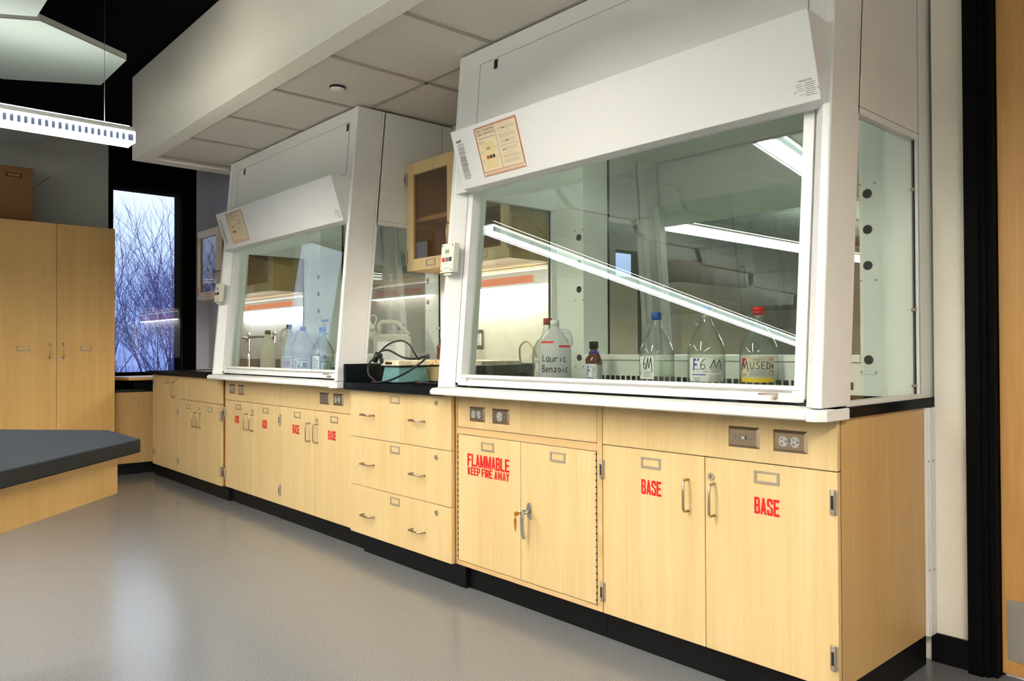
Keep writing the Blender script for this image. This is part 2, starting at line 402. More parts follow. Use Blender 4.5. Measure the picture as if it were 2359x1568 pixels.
# door at the right end
fr = B(); fr.prism([(.124, YB-.002), (.124, .685), (.168, .685), (.168, .695), (.186, .695), (.186, .71), (.206, .71), (.206, .80), (.15, .80), (.15, YB-.002)], 0, 2.40, 'Z')
fr.box(.206, 1.10, .685, .80, 2.30, 2.40); fr.box(1.10, 1.17, .685, .80, 0, 2.40)
struct('trim_4', fr, 'black')
d = struct('door_1', B().box(.209, 1.098, .745, .785, .012, 2.298), 'door_wood', .002)
obj('kick_plate', B().box(.225, 1.08, .742, .7452, .06, .262), 'kick', d)
for z in (.075, .248): obj('screw', B().cyl((.236, .7395, z), (.236, .743, z), .0045, 10), 'steel_d', d)
struct('baseboard_back', B().box(.0, .126, .708, YB, 0, .1), 'base')
st = B(); st.box(.0005, .012, .655, .665, .1, .897); st.box(.0005, .0155, .665, YB-.002, .1, .897)
struct('trim_5', st, 'hood', .001)
for z in (.71, .33):
    for a_ in (((.012, .692, z), (.019, .692, z), .004, 10), ((.01, .66, z), (.0145, .66, z), .0035, 10)): obj('screw', B().cyl(*a_), 'steel_d', bpy.data.objects['trim_5'])

# ------------------------------------------------------------------ cabinet hardware
def handle(par, x, y, z0, z1, horiz=False):
    p = .032; r = .0042
    if horiz: pts = [(x-.052, y, z0), (x-.052, y-p+.008, z0), (x-.044, y-p, z0), (x+.044, y-p, z0), (x+.052, y-p+.008, z0), (x+.052, y, z0)]
    else: pts = [(x, y, z0), (x, y-p+.008, z0), (x, y-p, z0+.008), (x, y-p, z1-.008), (x, y-p+.008, z1), (x, y, z1)]
    return obj('handle', B().tube(pts, r, 8), 'steel', par)
def holder(par, x, z, y, wd=.088, ht=.04):
    b = B(); e = .009
    b.box(x-wd/2, x+wd/2, y-.0022, y+.001, z+ht/2-.006, z+ht/2); b.box(x-wd/2, x+wd/2, y-.0022, y+.001, z-ht/2, z-ht/2+.009)
    b.box(x-wd/2, x-wd/2+e, y-.0022, y+.001, z-ht/2+.009, z+ht/2-.006); b.box(x+wd/2-e, x+wd/2, y-.0022, y+.001, z-ht/2+.009, z+ht/2-.006)
    return obj('label_holder', b, 'steel_d', par)
def lock(par, x, z, y):
    b = B(); b.cyl((x, y, z), (x, y-.004, z), .0125, 20); b.box(x-.0016, x+.0016, y-.0046, y-.0038, z-.006, z+.006, 1)
    return obj('lock', b, ['steel_d', 'dark'], par)
def hinge(par, x, z, y):
    b = B(); b.cyl((x, y-.006, z-.037), (x, y-.006, z+.037), .0065, 10); b.box(x-.012, x+.012, y-.0035, y+.001, z-.036, z+.036)
    b.box(x-.004, x+.004, y-.0132, y-.011, z-.02, z+.02, 1)
    return obj('hinge', b, ['steel_d', 'dark'], par, .001)
def rc(x0, y0, x1, y1): return [(x0, y0), (x1, y0), (x1, y1), (x0, y1)]
V_ = rc(0, 0, .36, 1)
LT = {'F': [V_, rc(.3, .84, 1, 1), rc(.3, .43, .88, .59)], 'L': [V_, rc(.3, 0, 1, .16)], 'E': [V_, rc(.3, .84, 1, 1), rc(.3, .43, .9, .58), rc(.3, 0, 1, .16)], 'I': [rc(0, 0, 1, 1)],
      'A': [[(0, 0), (.32, 0), (.64, 1), (.34, 1)], [(1, 0), (.68, 0), (.36, 1), (.66, 1)], rc(.25, .2, .75, .36)],
      'M': [rc(0, 0, .26, 1), rc(.74, 0, 1, 1), [(.1, 1), (.28, 1), (.6, 0), (.42, 0)], [(.9, 1), (.72, 1), (.4, 0), (.58, 0)]],
      'B': [V_, rc(.3, .85, .82, 1), rc(.3, .44, .82, .58), rc(.3, 0, .82, .15), [(.64, .5), (.88, .5), (.96, .6), (.96, .88), (.82, 1), (.64, 1)], [(.66, 0), (.86, 0), (1, .12), (1, .42), (.88, .52), (.66, .52)]],
      'S': [[(0, .12), (.12, 0), (.86, 0), (1, .14), (.88, .16), (.3, .16)], rc(0, .1, .34, .32), rc(.66, .1, 1, .46), [(0, .6), (.34, .66), (1, .42), (.92, .34)], rc(0, .56, .34, .9), [(0, .88), (.14, 1), (.88, 1), (1, .86), (.8, .84), (.1, .84)], rc(.66, .68, 1, .9)],
      'K': [V_, [(.3, .4), (.3, .6), (.66, 1), (1, 1)], [(.4, .6), (.62, .7), (1, 0), (.62, 0)]], 'P': [V_, rc(.3, .85, .82, 1), rc(.3, .38, .82, .54), [(.64, .38), (.88, .38), (1, .5), (1, .88), (.86, 1), (.64, 1)]],
      'W': [[(0, 1), (.2, 1), (.36, 0), (.16, 0)], [(.18, 0), (.36, 0), (.58, 1), (.42, 1)], [(.42, 1), (.58, 1), (.82, 0), (.64, 0)], [(.64, 0), (.84, 0), (1, 1), (.8, 1)]],
      'Y': [[(0, 1), (.34, 1), (.62, .42), (.36, .42)], [(1, 1), (.66, 1), (.38, .42), (.64, .42)], rc(.33, 0, .67, .48)],
      'C': [rc(0, .12, .34, .88), [(0, .14), (.14, 0), (.86, 0), (1, .14), (1, .16), (.1, .16)], [(0, .86), (.14, 1), (.86, 1), (1, .86), (1, .84), (.1, .84)], rc(.66, .62, 1, .86), rc(.66, .14, 1, .38)],
      'D': [V_, rc(.3, .84, .84, 1), rc(.3, 0, .84, .16), [(.66, 0), (.84, 0), (1, .14), (1, .86), (.84, 1), (.66, 1)]]}
LT['R'] = LT['P']+[[(.42, .42), (.76, .42), (1.02, 0), (.66, 0)]]
def block_text(b, s, x0, x1, z0, z1, y):
    wd = {'M': 1.32, 'W': 1.5, 'I': .36, ' ': .42}; gp = .09
    tot = sum(wd.get(c, 1) for c in s)+gp*(len(s)-1); k = (x1-x0)/tot; x = x0
    for c in s:
        w_ = wd.get(c, 1)*k
        for i, q in enumerate(LT.get(c, [])): b.face([b.bm.verts.new((x+p[0]*w_, y-i*.00004, z0+p[1]*(z1-z0))) for p in q])
        x += w_+gp*k
def sign(par, lines, y):
    b = B()
    for s, x0, x1, z0, z1 in lines: block_text(b, s, x0, x1, z0, z1, y-.0012)
    return obj('lettering', b, 'red', par)
def plate(par, x0, x1, z0, z1, y, kind):
    cx, cz = (x0+x1)/2, (z0+z1)/2; e = .009
    b = B(); 
    A = [(x0, y, z0), (x1, y, z0), (x1, y, z1), (x0, y, z1)]; C = [(x0+e, y-.006, z0+e), (x1-e, y-.006, z0+e), (x1-e, y-.006, z1-e), (x0+e, y-.006, z1-e)]
    va = [b.bm.verts.new(p) for p in A]; vc = [b.bm.verts.new(p) for p in C]
    for i in range(4): b.face([va[i], va[(i+1)%4], vc[(i+1)%4], vc[i]])
    b.face(vc); b.face(va[::-1])
    o = obj('outlet_plate' if kind != 'switch' else 'switch_plate', b, 'steel', par)
    yf = y-.0062
    if kind == 'switch':
        k = B(); k.box(cx-.012, cx+.012, yf-.0015, yf, cz-.0065, cz+.0065, 1); k.box(cx+.0, cx+.011, yf-.009, yf, cz-.0045, cz+.0045)
        obj('toggle', k, ['recep', 'btn_grey'], o)
        for dx in (-.03, .03): obj('screw', B().cyl((cx+dx, yf, cz), (cx+dx, yf-.0025, cz), .0042, 12), 'chrome', o)
    else:
        for sx in ((-.0195, .0195) if kind == 'duplex' else (0,)):
            r = .0165 if kind == 'duplex' else .02
            k = B(); pts = [(max(-r*.88, min(r*.88, r*math.cos(a)))+cx+sx, r*math.sin(a)*1.02+cz) for a in [2*PI*i/28 for i in range(28)]]
            k.prism(pts, yf, yf-.0022, 'Y')
            for dx, dz, ww, hh in ((-.005, .0065, .0065, .0018), (-.005, -.0065, .0065, .0018), (-.005, -.0085, .0018, .005)): k.box(cx+sx+dx-ww/2, cx+sx+dx+ww/2, yf-.0026, yf-.002, cz+dz-hh/2, cz+dz+hh/2, 1)
            k.cyl((cx+sx+.009, yf-.002, cz), (cx+sx+.009, yf-.0027, cz), .0026, 10, 1)
            obj('receptacle', k, ['recep', 'dark'], o)
        for dx in ((0,) if kind == 'duplex' else (-.034, .034)): obj('screw', B().cyl((cx+dx, yf, cz), (cx+dx, yf-.0025, cz), .0038, 12), 'chrome', o)
    return o
def slab_front(par, name, x0, x1, z0, z1, y, mat='maple', th=.02):
    return obj(name, B().box(x0, x1, y, y+th, z0, z1), mat, par, .0012)
def carcass(name, x0, x1, yf, label, cat='cabinet', toe=None, zt=.897, depth=.66):
    r = thing(name, ((x0+x1)/2, yf+.3, 0), label, cat)
    b = B(); b.box(x0, x1, yf+.0215, depth, .1016, zt)
    obj('carcass', b, 'maple_dark', r)
    tx0, tx1 = toe or (x0, x1)
    obj('toe_kick', B().box(tx0, tx1, yf+.025, depth, 0, .1012), 'base', r, .002)
    return r
g_ = .0016
# --- right hood's base, right half: two BASE doors
c = carcass('base_cabinet', -.916, -.0005, 0, 'maple base cabinet at the right end, under the near hood, with two doors lettered BASE')
ap = slab_front(c, 'apron', -.914, -.001, .744, .8965, 0)
plate(ap, -.365, -.251, .786, .854, 0, 'switch'); plate(ap, -.205, -.091, .786, .854, 0, 'duplex')
d = slab_front(c, 'door', -.9155+g_, -.4572-g_, .1016, .741, 0)
holder(d, -.685, .695, 0); handle(d, -.5235, 0, .55, .658); sign(d, [('BASE', -.728, -.638, .581, .634)], 0); hinge(d, -.9155, .648, 0); hinge(d, -.9155, .182, 0)
d = slab_front(c, 'door', -.4572+g_, -.001, .1016, .741, 0)
holder(d, -.229, .698, 0); handle(d, -.42, 0, .55, .656); sign(d, [('BASE', -.272, -.185, .581, .634)], 0); lock(d, -.4325, .679, 0); hinge(d, -.012, .653, 0); hinge(d, -.014, .196, 0)
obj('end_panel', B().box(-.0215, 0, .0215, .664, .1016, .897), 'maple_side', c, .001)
# --- flammable cabinet
c = carcass('flammable_cabinet', -1.832, -.917, 0, 'maple safety cabinet lettered FLAMMABLE KEEP FIRE AWAY under the near hood', toe=(-1.758, -.917))
f = B(); f.box(-1.832, -1.818, 0, .021, .1016, .8965); f.box(-.944, -.9175, 0, .021, .1016, .8965); f.box(-1.818, -.944, 0, .021, .7135, .7435); f.box(-1.818, -.944, 0, .021, .1016, .1205)
obj('face_frame', f, 'maple_x', c, .0008)
ap = slab_front(c, 'apron', -1.8155, -.9465, .746, .8965, .001)
plate(ap, -1.727, -1.617, .778, .845, .001, 'duplex'); plate(ap, -1.566, -1.452, .778, .845, .001, 'single')
d = slab_front(c, 'door', -1.8145, -1.3825, .1235, .711, .001)
holder(d, -1.60, .668, .001); sign(d, [('FLAMMABLE', -1.744, -1.453, .571, .628), ('KEEP FIRE AWAY', -1.742, -1.454, .531, .567)], .001)
def piano(par, x):
    b = B()
    for i in range(46): b.box(x-.0017, x+.0017, -.0025, .001, .125+i*.01275, .125+i*.01275+.0085, i % 2)
    return obj('piano_hinge', b, ['steel_d', 'dark'], par)
piano(d, -1.8162)
d = slab_front(c, 'door', -1.3795, -.949, .1235, .711, .001)
holder(d, -1.158, .668, .001); piano(d, -.9475)
hb = B(); hb.prism([(-1.322+.014*math.cos(a), .428+.034*math.sin(a)) for a in [2*PI*i/24 for i in range(24)]], .001, -.008, 'Y')
hb.cyl((-1.322, -.006, .425), (-1.322, -.042, .425), .011, 16)
hb.tube(smooth_path([(-1.322, -.042, .434), (-1.322, -.046, .41), (-1.322, -.045, .37), (-1.322, -.042, .335), (-1.322, -.034, .318)]), .0085, 10)
hd = obj('latch_handle', hb, 'chrome', d)
k = B(); k.cyl((-1.322, -.05, .425), (-1.322, -.066, .425), .0035, 8); k.prism([(-.066, .419), (-.066, .431), (-.078, .436), (-.09, .43), (-.09, .42), (-.078, .414)], -1.3232, -1.3208, 'X')
k.prism([(-.084, .414), (-.09, .40), (-.088, .38), (-.084, .355), (-.080, .355), (-.078, .38), (-.076, .40)], -1.324, -1.3216, 'X')
tag(obj('keys', k, 'brass', hd), 'brass keys hanging in the latch')
# --- drawers
c = carcass('drawer_cabinet', -2.764, -1.8335, -.025, 'maple cabinet with three wide drawers between the two hoods', toe=(-2.662, -1.76))
for i, (z0, z1) in enumerate([(.1016, .3625), (.3655, .628), (.631, .8885)]):
    d = slab_front(c, 'drawer', -2.763, -1.8345, z0, z1, -.025)
    holder(d, -2.312, z1-.037 if i < 2 else .849, -.025); lock(d, -1.952, z1-.038 if i < 2 else .851, -.025)
    handle(d, -2.565, -.025, z0+.112+.014*(i > 0), 0, True); handle(d, -2.10, -.025, z0+.112+.014*(i > 0), 0, True)
# --- left hood bases
for (x0, x1, word, side) in [(-3.7045, -2.7655, 'BASE', 1), (-4.6265, -3.7055, 'ACID', 0)]:
    c = carcass('base_cabinet', x0, x1, 0, 'maple base cabinet under the far hood with two doors lettered %s' % word, toe=(x0, -2.664) if side else (-4.561, x1))
    ap = slab_front(c, 'apron', x0+.001, x1-.001, .744, .8965, 0)
    if side: plate(ap, -3.165, -3.045, .785, .854, 0, 'switch'); plate(ap, -3.0, -2.882, .785, .854, 0, 'duplex')
    else: plate(ap, -4.546, -4.436, .793, .861, 0, 'duplex'); plate(ap, -4.387, -4.273, .79, .86, 0, 'single')
    xm = (x0+x1)/2
    d1 = slab_front(c, 'door', x0+.001, xm-g_, .1016, .741, 0); d2 = slab_front(c, 'door', xm+g_, x1-.001, .1016, .741, 0)
    holder(d1, (x0+xm)/2+.01, .70, 0); holder(d2, (x1+xm)/2+.01, .70, 0)
    handle(d1, xm-.055, 0, .55, .66); handle(d2, xm+.04, 0, .55, .66); lock(d2, xm+.03, .683, 0)
    if side: sign(d1, [('BASE', -3.527, -3.431, .581, .636)], 0); sign(d2, [('BASE', -3.064, -2.97, .58, .633)], 0)
    else: sign(d1, [('ACID', -4.449, -4.371, .584, .636)], 0); sign(d2, [('ACID', -3.982, -3.906, .581, .637)], 0)
    hinge(d1, x0+.002, .653, 0); hinge(d1, x0+.002, .196, 0)
# --- sink unit left of the far hood
c = carcass('sink_cabinet', -5.560, -4.646, -.025, 'maple cabinet under the sink counter with a blank top panel over two doors', toe=(-5.56, -4.563))
slab_front(c, 'false_front', -5.559, -4.647, .708, .8965, -.025)
d1 = slab_front(c, 'door', -5.559, -5.103-g_, .1016, .704, -.025); d2 = slab_front(c, 'door', -5.103+g_, -4.647, .1016, .704, -.025)
holder(d1, -5.33, .655, -.025); holder(d2, -4.862, .655, -.025); handle(d1, -5.165, -.025, .505, .614); handle(d2, -5.06, -.025, .505, .614); lock(d2, -5.085, .65, -.025)
hinge(d1, -5.558, .60, -.025); hinge(d1, -5.556, .20, -.025)
for z in (.62, .21):
    b = B(); b.cyl((-4.64, -.03, z-.037), (-4.64, -.03, z+.037), .0065, 10); b.box(-4.672, -4.64, -.0285, -.024, z-.037, z+.037); b.box(-4.647, -4.643, -.025, .0, z-.037, z+.037)
    obj('hinge', b, 'steel_d', d2, .001)
c = carcass('narrow_cabinet', -6.238, -5.562, -.025, 'tall-doored maple cabinet at the far left end of the hood row', toe=(-6.27, -5.562))
slab_front(c, 'filler', -6.237, -6.186, .1016, .8965, -.025)
d = slab_front(c, 'door', -6.183, -5.563, .1016, .8965, -.025)
holder(d, -5.85, .845, -.025); handle(d, -5.665, -.025, .72, .845); lock(d, -5.62, .865, -.025); hinge(d, -6.184, .83, -.025); hinge(d, -6.184, .215, -.025)
# --- worktops between the hoods
t = thing('countertop', (-5.4, .3, .897), 'black epoxy countertop holding the sink at the window end', 'countertop')
obj('slab', B().box(-6.27, -4.63, -.062, .715, .8975, .93), 'epoxy', t, .003)
obj('backsplash', B().box(-6.25, -4.63, .695, .718, .93, 1.03), 'epoxy', t, .002)
b = B(); b.box(-5.75, -5.12, .13, .16, .93, .934); b.box(-5.75, -5.12, .48, .51, .93, .934); b.box(-5.75, -5.72, .16, .48, .93, .934); b.box(-5.15, -5.12, .16, .48, .93, .934); b.box(-5.72, -5.15, .16, .48, .9302, .9312)
tag(obj('sink_rim', b, 'chrome', t, .001), 'stainless sink rim')
t = thing('countertop', (-2.3, .3, .897), 'black epoxy countertop above the drawers carrying the hot plates', 'countertop')
obj('slab', B().box(-2.764, -1.85, -.07, .715, .8895, .93), 'epoxy', t, .003)
obj('side_splash', B().box(-2.764, -2.744, -.068, .715, .93, 1.03), 'epoxy', t, .002); obj('side_splash', B().box(-1.868, -1.85, .09, .695, .93, 1.03), 'epoxy', t, .002)
obj('backsplash', B().box(-2.744, -1.85, .695, .718, .93, 1.03), 'epoxy', t, .002)

# ------------------------------------------------------------------ fume hood (local x: -W..0)
W = 1.842
KS = .0892
def yS(z): return -.10+KS*(z-.931)
def shear(b): return b.xf(lambda v: (v.x, v.y+KS*(v.z-.931)-.10, v.z))
def mir(b): return b.xf(lambda v: (v.x, 1.52-v.y, v.z))
def build_hood(X0, label):
    r = thing('fume_hood', (X0, 0, .93), label, 'fume hood')
    def X(b): return b.xf(lambda v: (v.x+X0, v.y, v.z))
    def P(name, b, m, par=r, bevel=0, lab=None): return obj(name, X(b), m, par, bevel, lab)
    # worktop slab under the hood
    P('work_surface', B().box(-W, .012, -.035, .735, .8985, .93).box(-W+.01, -.01, .735, 1.55, .8985, .93), 'epoxy', bevel=.002)
    # airfoil sill with end caps
    prof = [(-.118, .8985), (-.128, .902), (-.131, .911), (-.128, .921), (-.117, .929), (-.09, .9315), (-.036, .9345), (-.036, .8985)]
    P('airfoil_sill', B().prism(prof, -W-.018, -.032, 'X', smooth=False), 'hood', bevel=.002)
    ec = B(); ec.prism([(-.031, -.1315), (-.004, -.1315), (.022, -.108), (.022, .035), (.0122, .035), (.0122, -.036), (-.031, -.036)], .897, .9305, 'Z'); 
    P('sill_end_cap', ec, 'hood', bevel=.003)
    for side in (0, 1):
        fx = (lambda x: x) if side == 0 else (lambda x: -W-x)
        def bx(b, x0, x1, *a): return b.box(fx(x0), fx(x1), *a)
        for rear in (0, 1):
            fm = mir if rear else (lambda b: b)
            # angled post: outer face, nose, bevel towards the sash
            poly = [(0, .165), (0, .004), (-.004, 0), (-.026, 0), (-.07, .05), (-.07, .165)]
            b = B(); b.prism([(fx(p[0]), p[1]) for p in poly], .934, 2.499, 'Z')
            P('post', fm(shear(b)), 'hood', bevel=.0015)
            # side frame round the side glass
            b = B()
            for y0, y1 in ((.166, .186),): 
                c_ = B(); bx(c_, -.001, -.03, y0, y1, .9305, 2.499); shear(c_)
                for f_ in c_.bm.faces: b.face([b.bm.verts.new(v.co) for v in f_.verts])
            bx(b, -.001, -.03, .622, .66, .9305, 2.499)
            b.hexa([(fx(x), y, z) for z, x, y in ((.9305, -.001, .085), (.9305, -.03, .085), (.9305, -.03, .622), (.9305, -.001, .622), (.946, -.001, .085), (.946, -.03, .085), (.946, -.03, .622), (.946, -.001, .622))])
            b.hexa([(fx(x), y, z) for z, x, y in ((1.834, -.001, yS(1.834)+.18), (1.834, -.03, yS(1.834)+.18), (1.834, -.03, .622), (1.834, -.001, .622), (2.499, -.001, yS(2.499)+.18), (2.499, -.03, yS(2.499)+.18), (2.499, -.03, .622), (2.499, -.001, .622))])
            for yy in (.6305,):                                    # fine joints in the side sheet
                bx(b, .0004, -.002, yy, yy+.0015, .946, 2.499, 1)
            bx(b, .0004, -.002, .16, .64, 1.8555, 1.857, 1)
            P('side_frame', fm(b), ['hood', 'seam'])
            q = B(); q.hexa([(fx(x), y, z) for z, x, y in ((.946, -.012, yS(.946)+.184), (.946, -.017, yS(.946)+.184), (.946, -.017, .622), (.946, -.012, .622), (1.834, -.012, yS(1.834)+.184), (1.834, -.017, yS(1.834)+.184), (1.834, -.017, .622), (1.834, -.012, .622))])
            P('side_glass', fm(q), 'sideglass')
            if not rear:
                k = B(); bx(k, -.01, -.019, .6185, .622, .946, 1.834); P('gasket', k, 'dark')
                for z in (1.66, 1.24, .975): P('glass_clip', B().cyl((fx(-.004), .608, z), (fx(-.019), .608, z), .0055, 10), 'steel_d')
        # solid middle pilaster
        b = B(); bx(b, -.001, -.03, .66, .86, .9305, 2.499); bx(b, -.03, -.22, .66, .86, .93, 2.20)
        pil = P('pilaster', b, 'liner')
        k = B(); bx(k, -.2185, -.2215, .846, .8605, 1.081, 2.2); P('corner_gasket', k, 'dark', pil)
        s = B()
        for z in (1.68, 1.547, 1.413, 1.064):
            P('service_port', B().cyl((fx(-.19), .661, z), (fx(-.19), .6575, z), .0168, 20), 'hole', pil)
        for z in (1.716, 1.358, 1.018):
            for dx in (-.027, .027): s.cyl((fx(-.19)+dx, .661, z), (fx(-.19)+dx, .6575, z), .0045, 8)
        s.box(fx(-.19)-.028, fx(-.19)+.028, .6585, .661, 1.009, 1.0105)
        P('port_screw', s, 'steel_d', pil)
    # low slotted baffle between the pilasters with a ledge on top
    b = B(); b.box(-W+.22, -.22, .66, .86, .93, 1.052); P('lower_baffle', b, 'liner', bevel=.001)
    P('baffle_ledge', B().box(-W+.22, -.22, .652, .868, 1.054, 1.08), 'hood', bevel=.002)
    s = B(); n = 42
    for i in range(n): x = -W+.24+i*.0325; s.box(x, x+.0215, .6585, .661, .95, .979)
    P('baffle_slots', s, 'dark')
    # roof of the chamber with its light lens and an added fill lamp, upper front panel
    P('chamber_roof', B().box(-W+.03, -.03, .10, 1.42, 2.20, 2.215), 'liner')
    lh = P('added_fill_lamp', B().prism([(.13, 2.198), (.13, 2.15), (.16, 2.15), (.20, 2.185), (.20, 2.198)], -W+.2, -.2, 'X'), 'hood')  # added fill lamp hidden behind the header, brightens the liner
    P('tube', B().cyl((-W+.25, .185, 2.155), (-.25, .185, 2.155), .011, 10), 'hoodfill', lh)
    P('light_lens', B().box(-1.35, -.45, .25, .42, 2.193, 2.2), 'hood')
    for rear in (0, 1):
        fm = mir if rear else (lambda b: b)
        up = P('upper_panel', fm(shear(B().box(-W+.028, -.028, .004, .03, 1.836, 2.4995))), 'hood')
        if rear: continue
        s = B(); s.box(-1.6855, -1.6835, .0025, .006, 2.0, 2.425); s.box(-1.6855, -.0835, .0025, .006, 2.4235, 2.425); s.box(-.0845, -.082, .002, .006, 2.12, 2.425); s.box(-.13, -.082, .002, .006, 2.118, 2.1205)
        P('panel_seam', shear(s), 'seam', up)
        for x in (-1.572, -.105): P('latch_slot', shear(B().box(x-.011, x+.011, .001, .006, 2.375, 2.417)), 'dark', up)
    # sash header: wedge leaning out at the top
    hp = [(-.125, 2.085), (-.052, 1.856), (-.046, 1.838), (-.008, 1.829), (.012, 1.829), (.012, 2.076)]
    hd = P('sash_header', B().prism(hp, -1.706, -.018, 'X'), 'hood', bevel=.0025)
    dv = Vector((0, .073, -.229)).normalized(); o0 = Vector((X0, -.125, 2.085)); nv = Vector((0, -.229, -.073)).normalized()
    def q2(x, s, lift): return o0+Vector((x, 0, 0))+dv*s+nv*lift
    def rect(b, x0, x1, s0, s1, lift, mi): b.face([b.bm.verts.new(q2(*p)) for p in ((x0, s1, lift), (x1, s1, lift), (x1, s0, lift), (x0, s0, lift))], mi)
    def txt(b, s, x, sb, wd, h, mi, lift, bold=0): text_geo(b, s, q2(x, sb, lift), (1,0,0), -dv, wd, h, bold, mi)
    x0, x1, s0, s1 = -1.545, -1.274, .020, .230
    b = B(); L1 = .0012
    rect(b, x0, x1, s0, s1, L1, 0)
    e = .0022
    for k, (a, mi) in enumerate(((0, 1), (.004, 1))):
        ax0, ax1, as0, as1 = x0+a, x1-a, s0+a, s1-a-(.0125 if k else 0)
        rect(b, ax0, ax1, as0, as0+e, L1*1.6, mi); rect(b, ax0, ax1, as1-e, as1, L1*1.6, mi); rect(b, ax0, ax0+e, as0, as1, L1*1.6, mi); rect(b, ax1-e, ax1, as0, as1, L1*1.6, mi)
    rect(b, x0+e, x0+.004, s0+e, s1-.018, L1*1.4, 5); rect(b, x1-.004, x1-e, s0+e, s1-.018, L1*1.4, 5)
    xm = x0+.132; rect(b, xm-.001, xm+.001, s0+.006, s1-.017, L1*1.6, 1)
    txt(b, 'READ THIS BEFORE', x0+.014, s0+.022, .112, .0105, 2, L1*1.8); txt(b, 'USING FUME HOOD', x0+.014, s0+.037, .112, .0105, 2, L1*1.8)
    txt(b, 'EXHAUST AIR MONITOR AND CONTROL', x0+.018, s0+.052, .104, .0055, 2, L1*1.8)
    rect(b, x0+.036, x0+.105, s0+.07, s0+.178, L1*1.4, 4)
    rect(b, x0+.056, x0+.078, s0+.09, s0+.102, L1*1.8, 3)
    for i, mi in enumerate((6, 7, 7)): rect(b, x0+.046+i*.019, x0+.06+i*.019, s0+.125, s0+.139, L1*1.8, mi)
    rnd = random.Random(3)
    for i in range(4): rect(b, x0+.012, x0+.05-rnd.random()*.01, s0+.06+i*.0035, s0+.0612+i*.0035, L1*1.8, 3)
    for s_ in (.10, .106, .112, .14, .146, .152): rect(b, x0+.012, x0+.03, s0+s_, s0+s_+.0012, L1*1.8, 3); rect(b, x0+.109, x0+.125, s0+s_-.008, s0+s_-.0068, L1*1.8, 3)
    s_ = s0+.014
    for j, nl in enumerate((1, 3, 1, 4, 3, 2, 3, 1, 3, 3)):
        for i in range(nl):
            a = rnd.random()*.02 if nl > 1 else .03; rect(b, xm+.012+a*.3, x1-.014-a, s_, s_+.0013, L1*1.8, 3); s_ += .0047
        s_ += .0055
    for s_, a in ((.03, .04), (.085, .05), (.118, .02)): rect(b, xm+a, xm+a+.022, s0+s_, s0+s_+.0022, L1*1.8, 2)
    txt(b, 'CLOSE SASH BEFORE WALKING AWAY FROM HOOD', x0+.012, s1-.004, .245, .006, 1, L1*1.8)
    obj('instruction_placard', b, ['cream', 'maroon', 'ink', 'lt_ink', 'cream2', 'salmon', 'btn_red', 'btn_black'], hd, label='cream placard with a red double border')
    b = B(); xa = -1.682
    txt(b, 'mott', xa+.002, .056, .034, .0115, 1, L1, .03)
    s_ = .064
    for nl, wd, th in ((1, .052, .002), (2, .056, .0014), (4, .05, .002), (4, .052, .0022), (1, .046, .0014), (8, .05, .0026), (3, .052, .003), (7, .05, .0024), (2, .05, .002), (3, .052, .002), (2, .05, .0018)):
        for i in range(nl): rect(b, xa+.001+rnd.random()*.003, xa+wd-rnd.random()*.007, s_, s_+th*.75, L1, 0); s_ += .0038
        s_ += .0016
    obj('data_label', b, ['grey_ink', 'ink'], hd, label='grey printed specification text block')
    b = B(); xa = -.092
    txt(b, 'CERTIFICATION', xa+.014, .198, .042, .0045, 1, L1, .02)
    for i in range(7):
        if i in (0, 1, 2, 3, 5): rect(b, xa+.002+.002*i, xa+.026+.002*(i % 2), .204+i*.006, .2052+i*.006, L1, 0)
        rect(b, xa+.032, xa+.066-.003*(i % 3), .203+i*.006, .2045+i*.006, L1, 0)
    for x in (xa-.001, xa+.07): rect(b, x, x+.002, .222, .227, L1, 1)
    obj('certification_label', b, ['grey_ink', 'ink'], hd)
    # sliding sash
    for rear in (0, 1):
        fm = mir if rear else (lambda b: b)
        b = B()
        b.prism([(.045, .99), (.045, .982), (.052, .976), (.062, .974), (.062, .958), (.05, .952), (.05, .944), (.09, .944), (.10, .955), (.10, .992), (.047, .992)], -1.735, -.092, 'X')
        if rear: b.prism([(.045, 1.04), (.045, .99), (.10, .99), (.10, 1.04)], -1.735, -.092, 'X')
        sa = P('sash' if not rear else 'rear_sash', fm(shear(b)), 'hood', bevel=.001)
        for a_, c_ in ((-1.767, -1.732), (-.11, -.075)): P('stile', fm(shear(B().box(a_, c_, .048, .10, .955, 1.95))), 'hood', sa, bevel=.001)
        if not rear:
            
            for a_, c_ in ((-1.755, -1.70), (-.118, -.08)): P('rail_end', shear(B().box(a_, c_, .05, .06, .945, .979)), 'hood', sa, bevel=.002)
            b = B(); b.tube([(-.215, .03, .967), (-.17, .022, .969), (-.15, .03, .967)], .0035, 8); b.cyl((-.17, .03, .955), (-.17, .055, .955), .006, 10); P('sash_catch', shear(b), 'steel_d', sa)
            
            for q in ((-1.7705, -1.7675, .049, .10, .945, 1.95), (-1.77, -1.745, .06, .10, .934, .953), (-.1, -.073, .06, .10, .934, .948)): P('track_gap', shear(B().box(*q)), 'dark', sa)
        P('pane', fm(shear(B().box(-1.733, -.109, .086, .092, .985, 1.95))), 'sash', sa)
    # airflow monitor on the left post
    zc = 1.5305
    mb = B().box(-1.838, -1.742, -.034, -.002, zc-.068, zc+.068); mb.box(-1.825, -1.765, -.024, -.004, zc-.08, zc-.069)
    mo = P('airflow_monitor', shear(mb), 'box_ivory', bevel=.003)
    P('display', shear(B().box(-1.806, -1.776, -.0352, -.033, zc+.022, zc+.038)), 'lcd', mo)
    for x, m in ((-1.816, 'btn_red'), (-1.79, 'btn_grey'), (-1.764, 'btn_black')): P('button', shear(B().box(x-.009, x+.009, -.037, -.033, zc-.017, zc+.002)), m, mo)
    s = B()
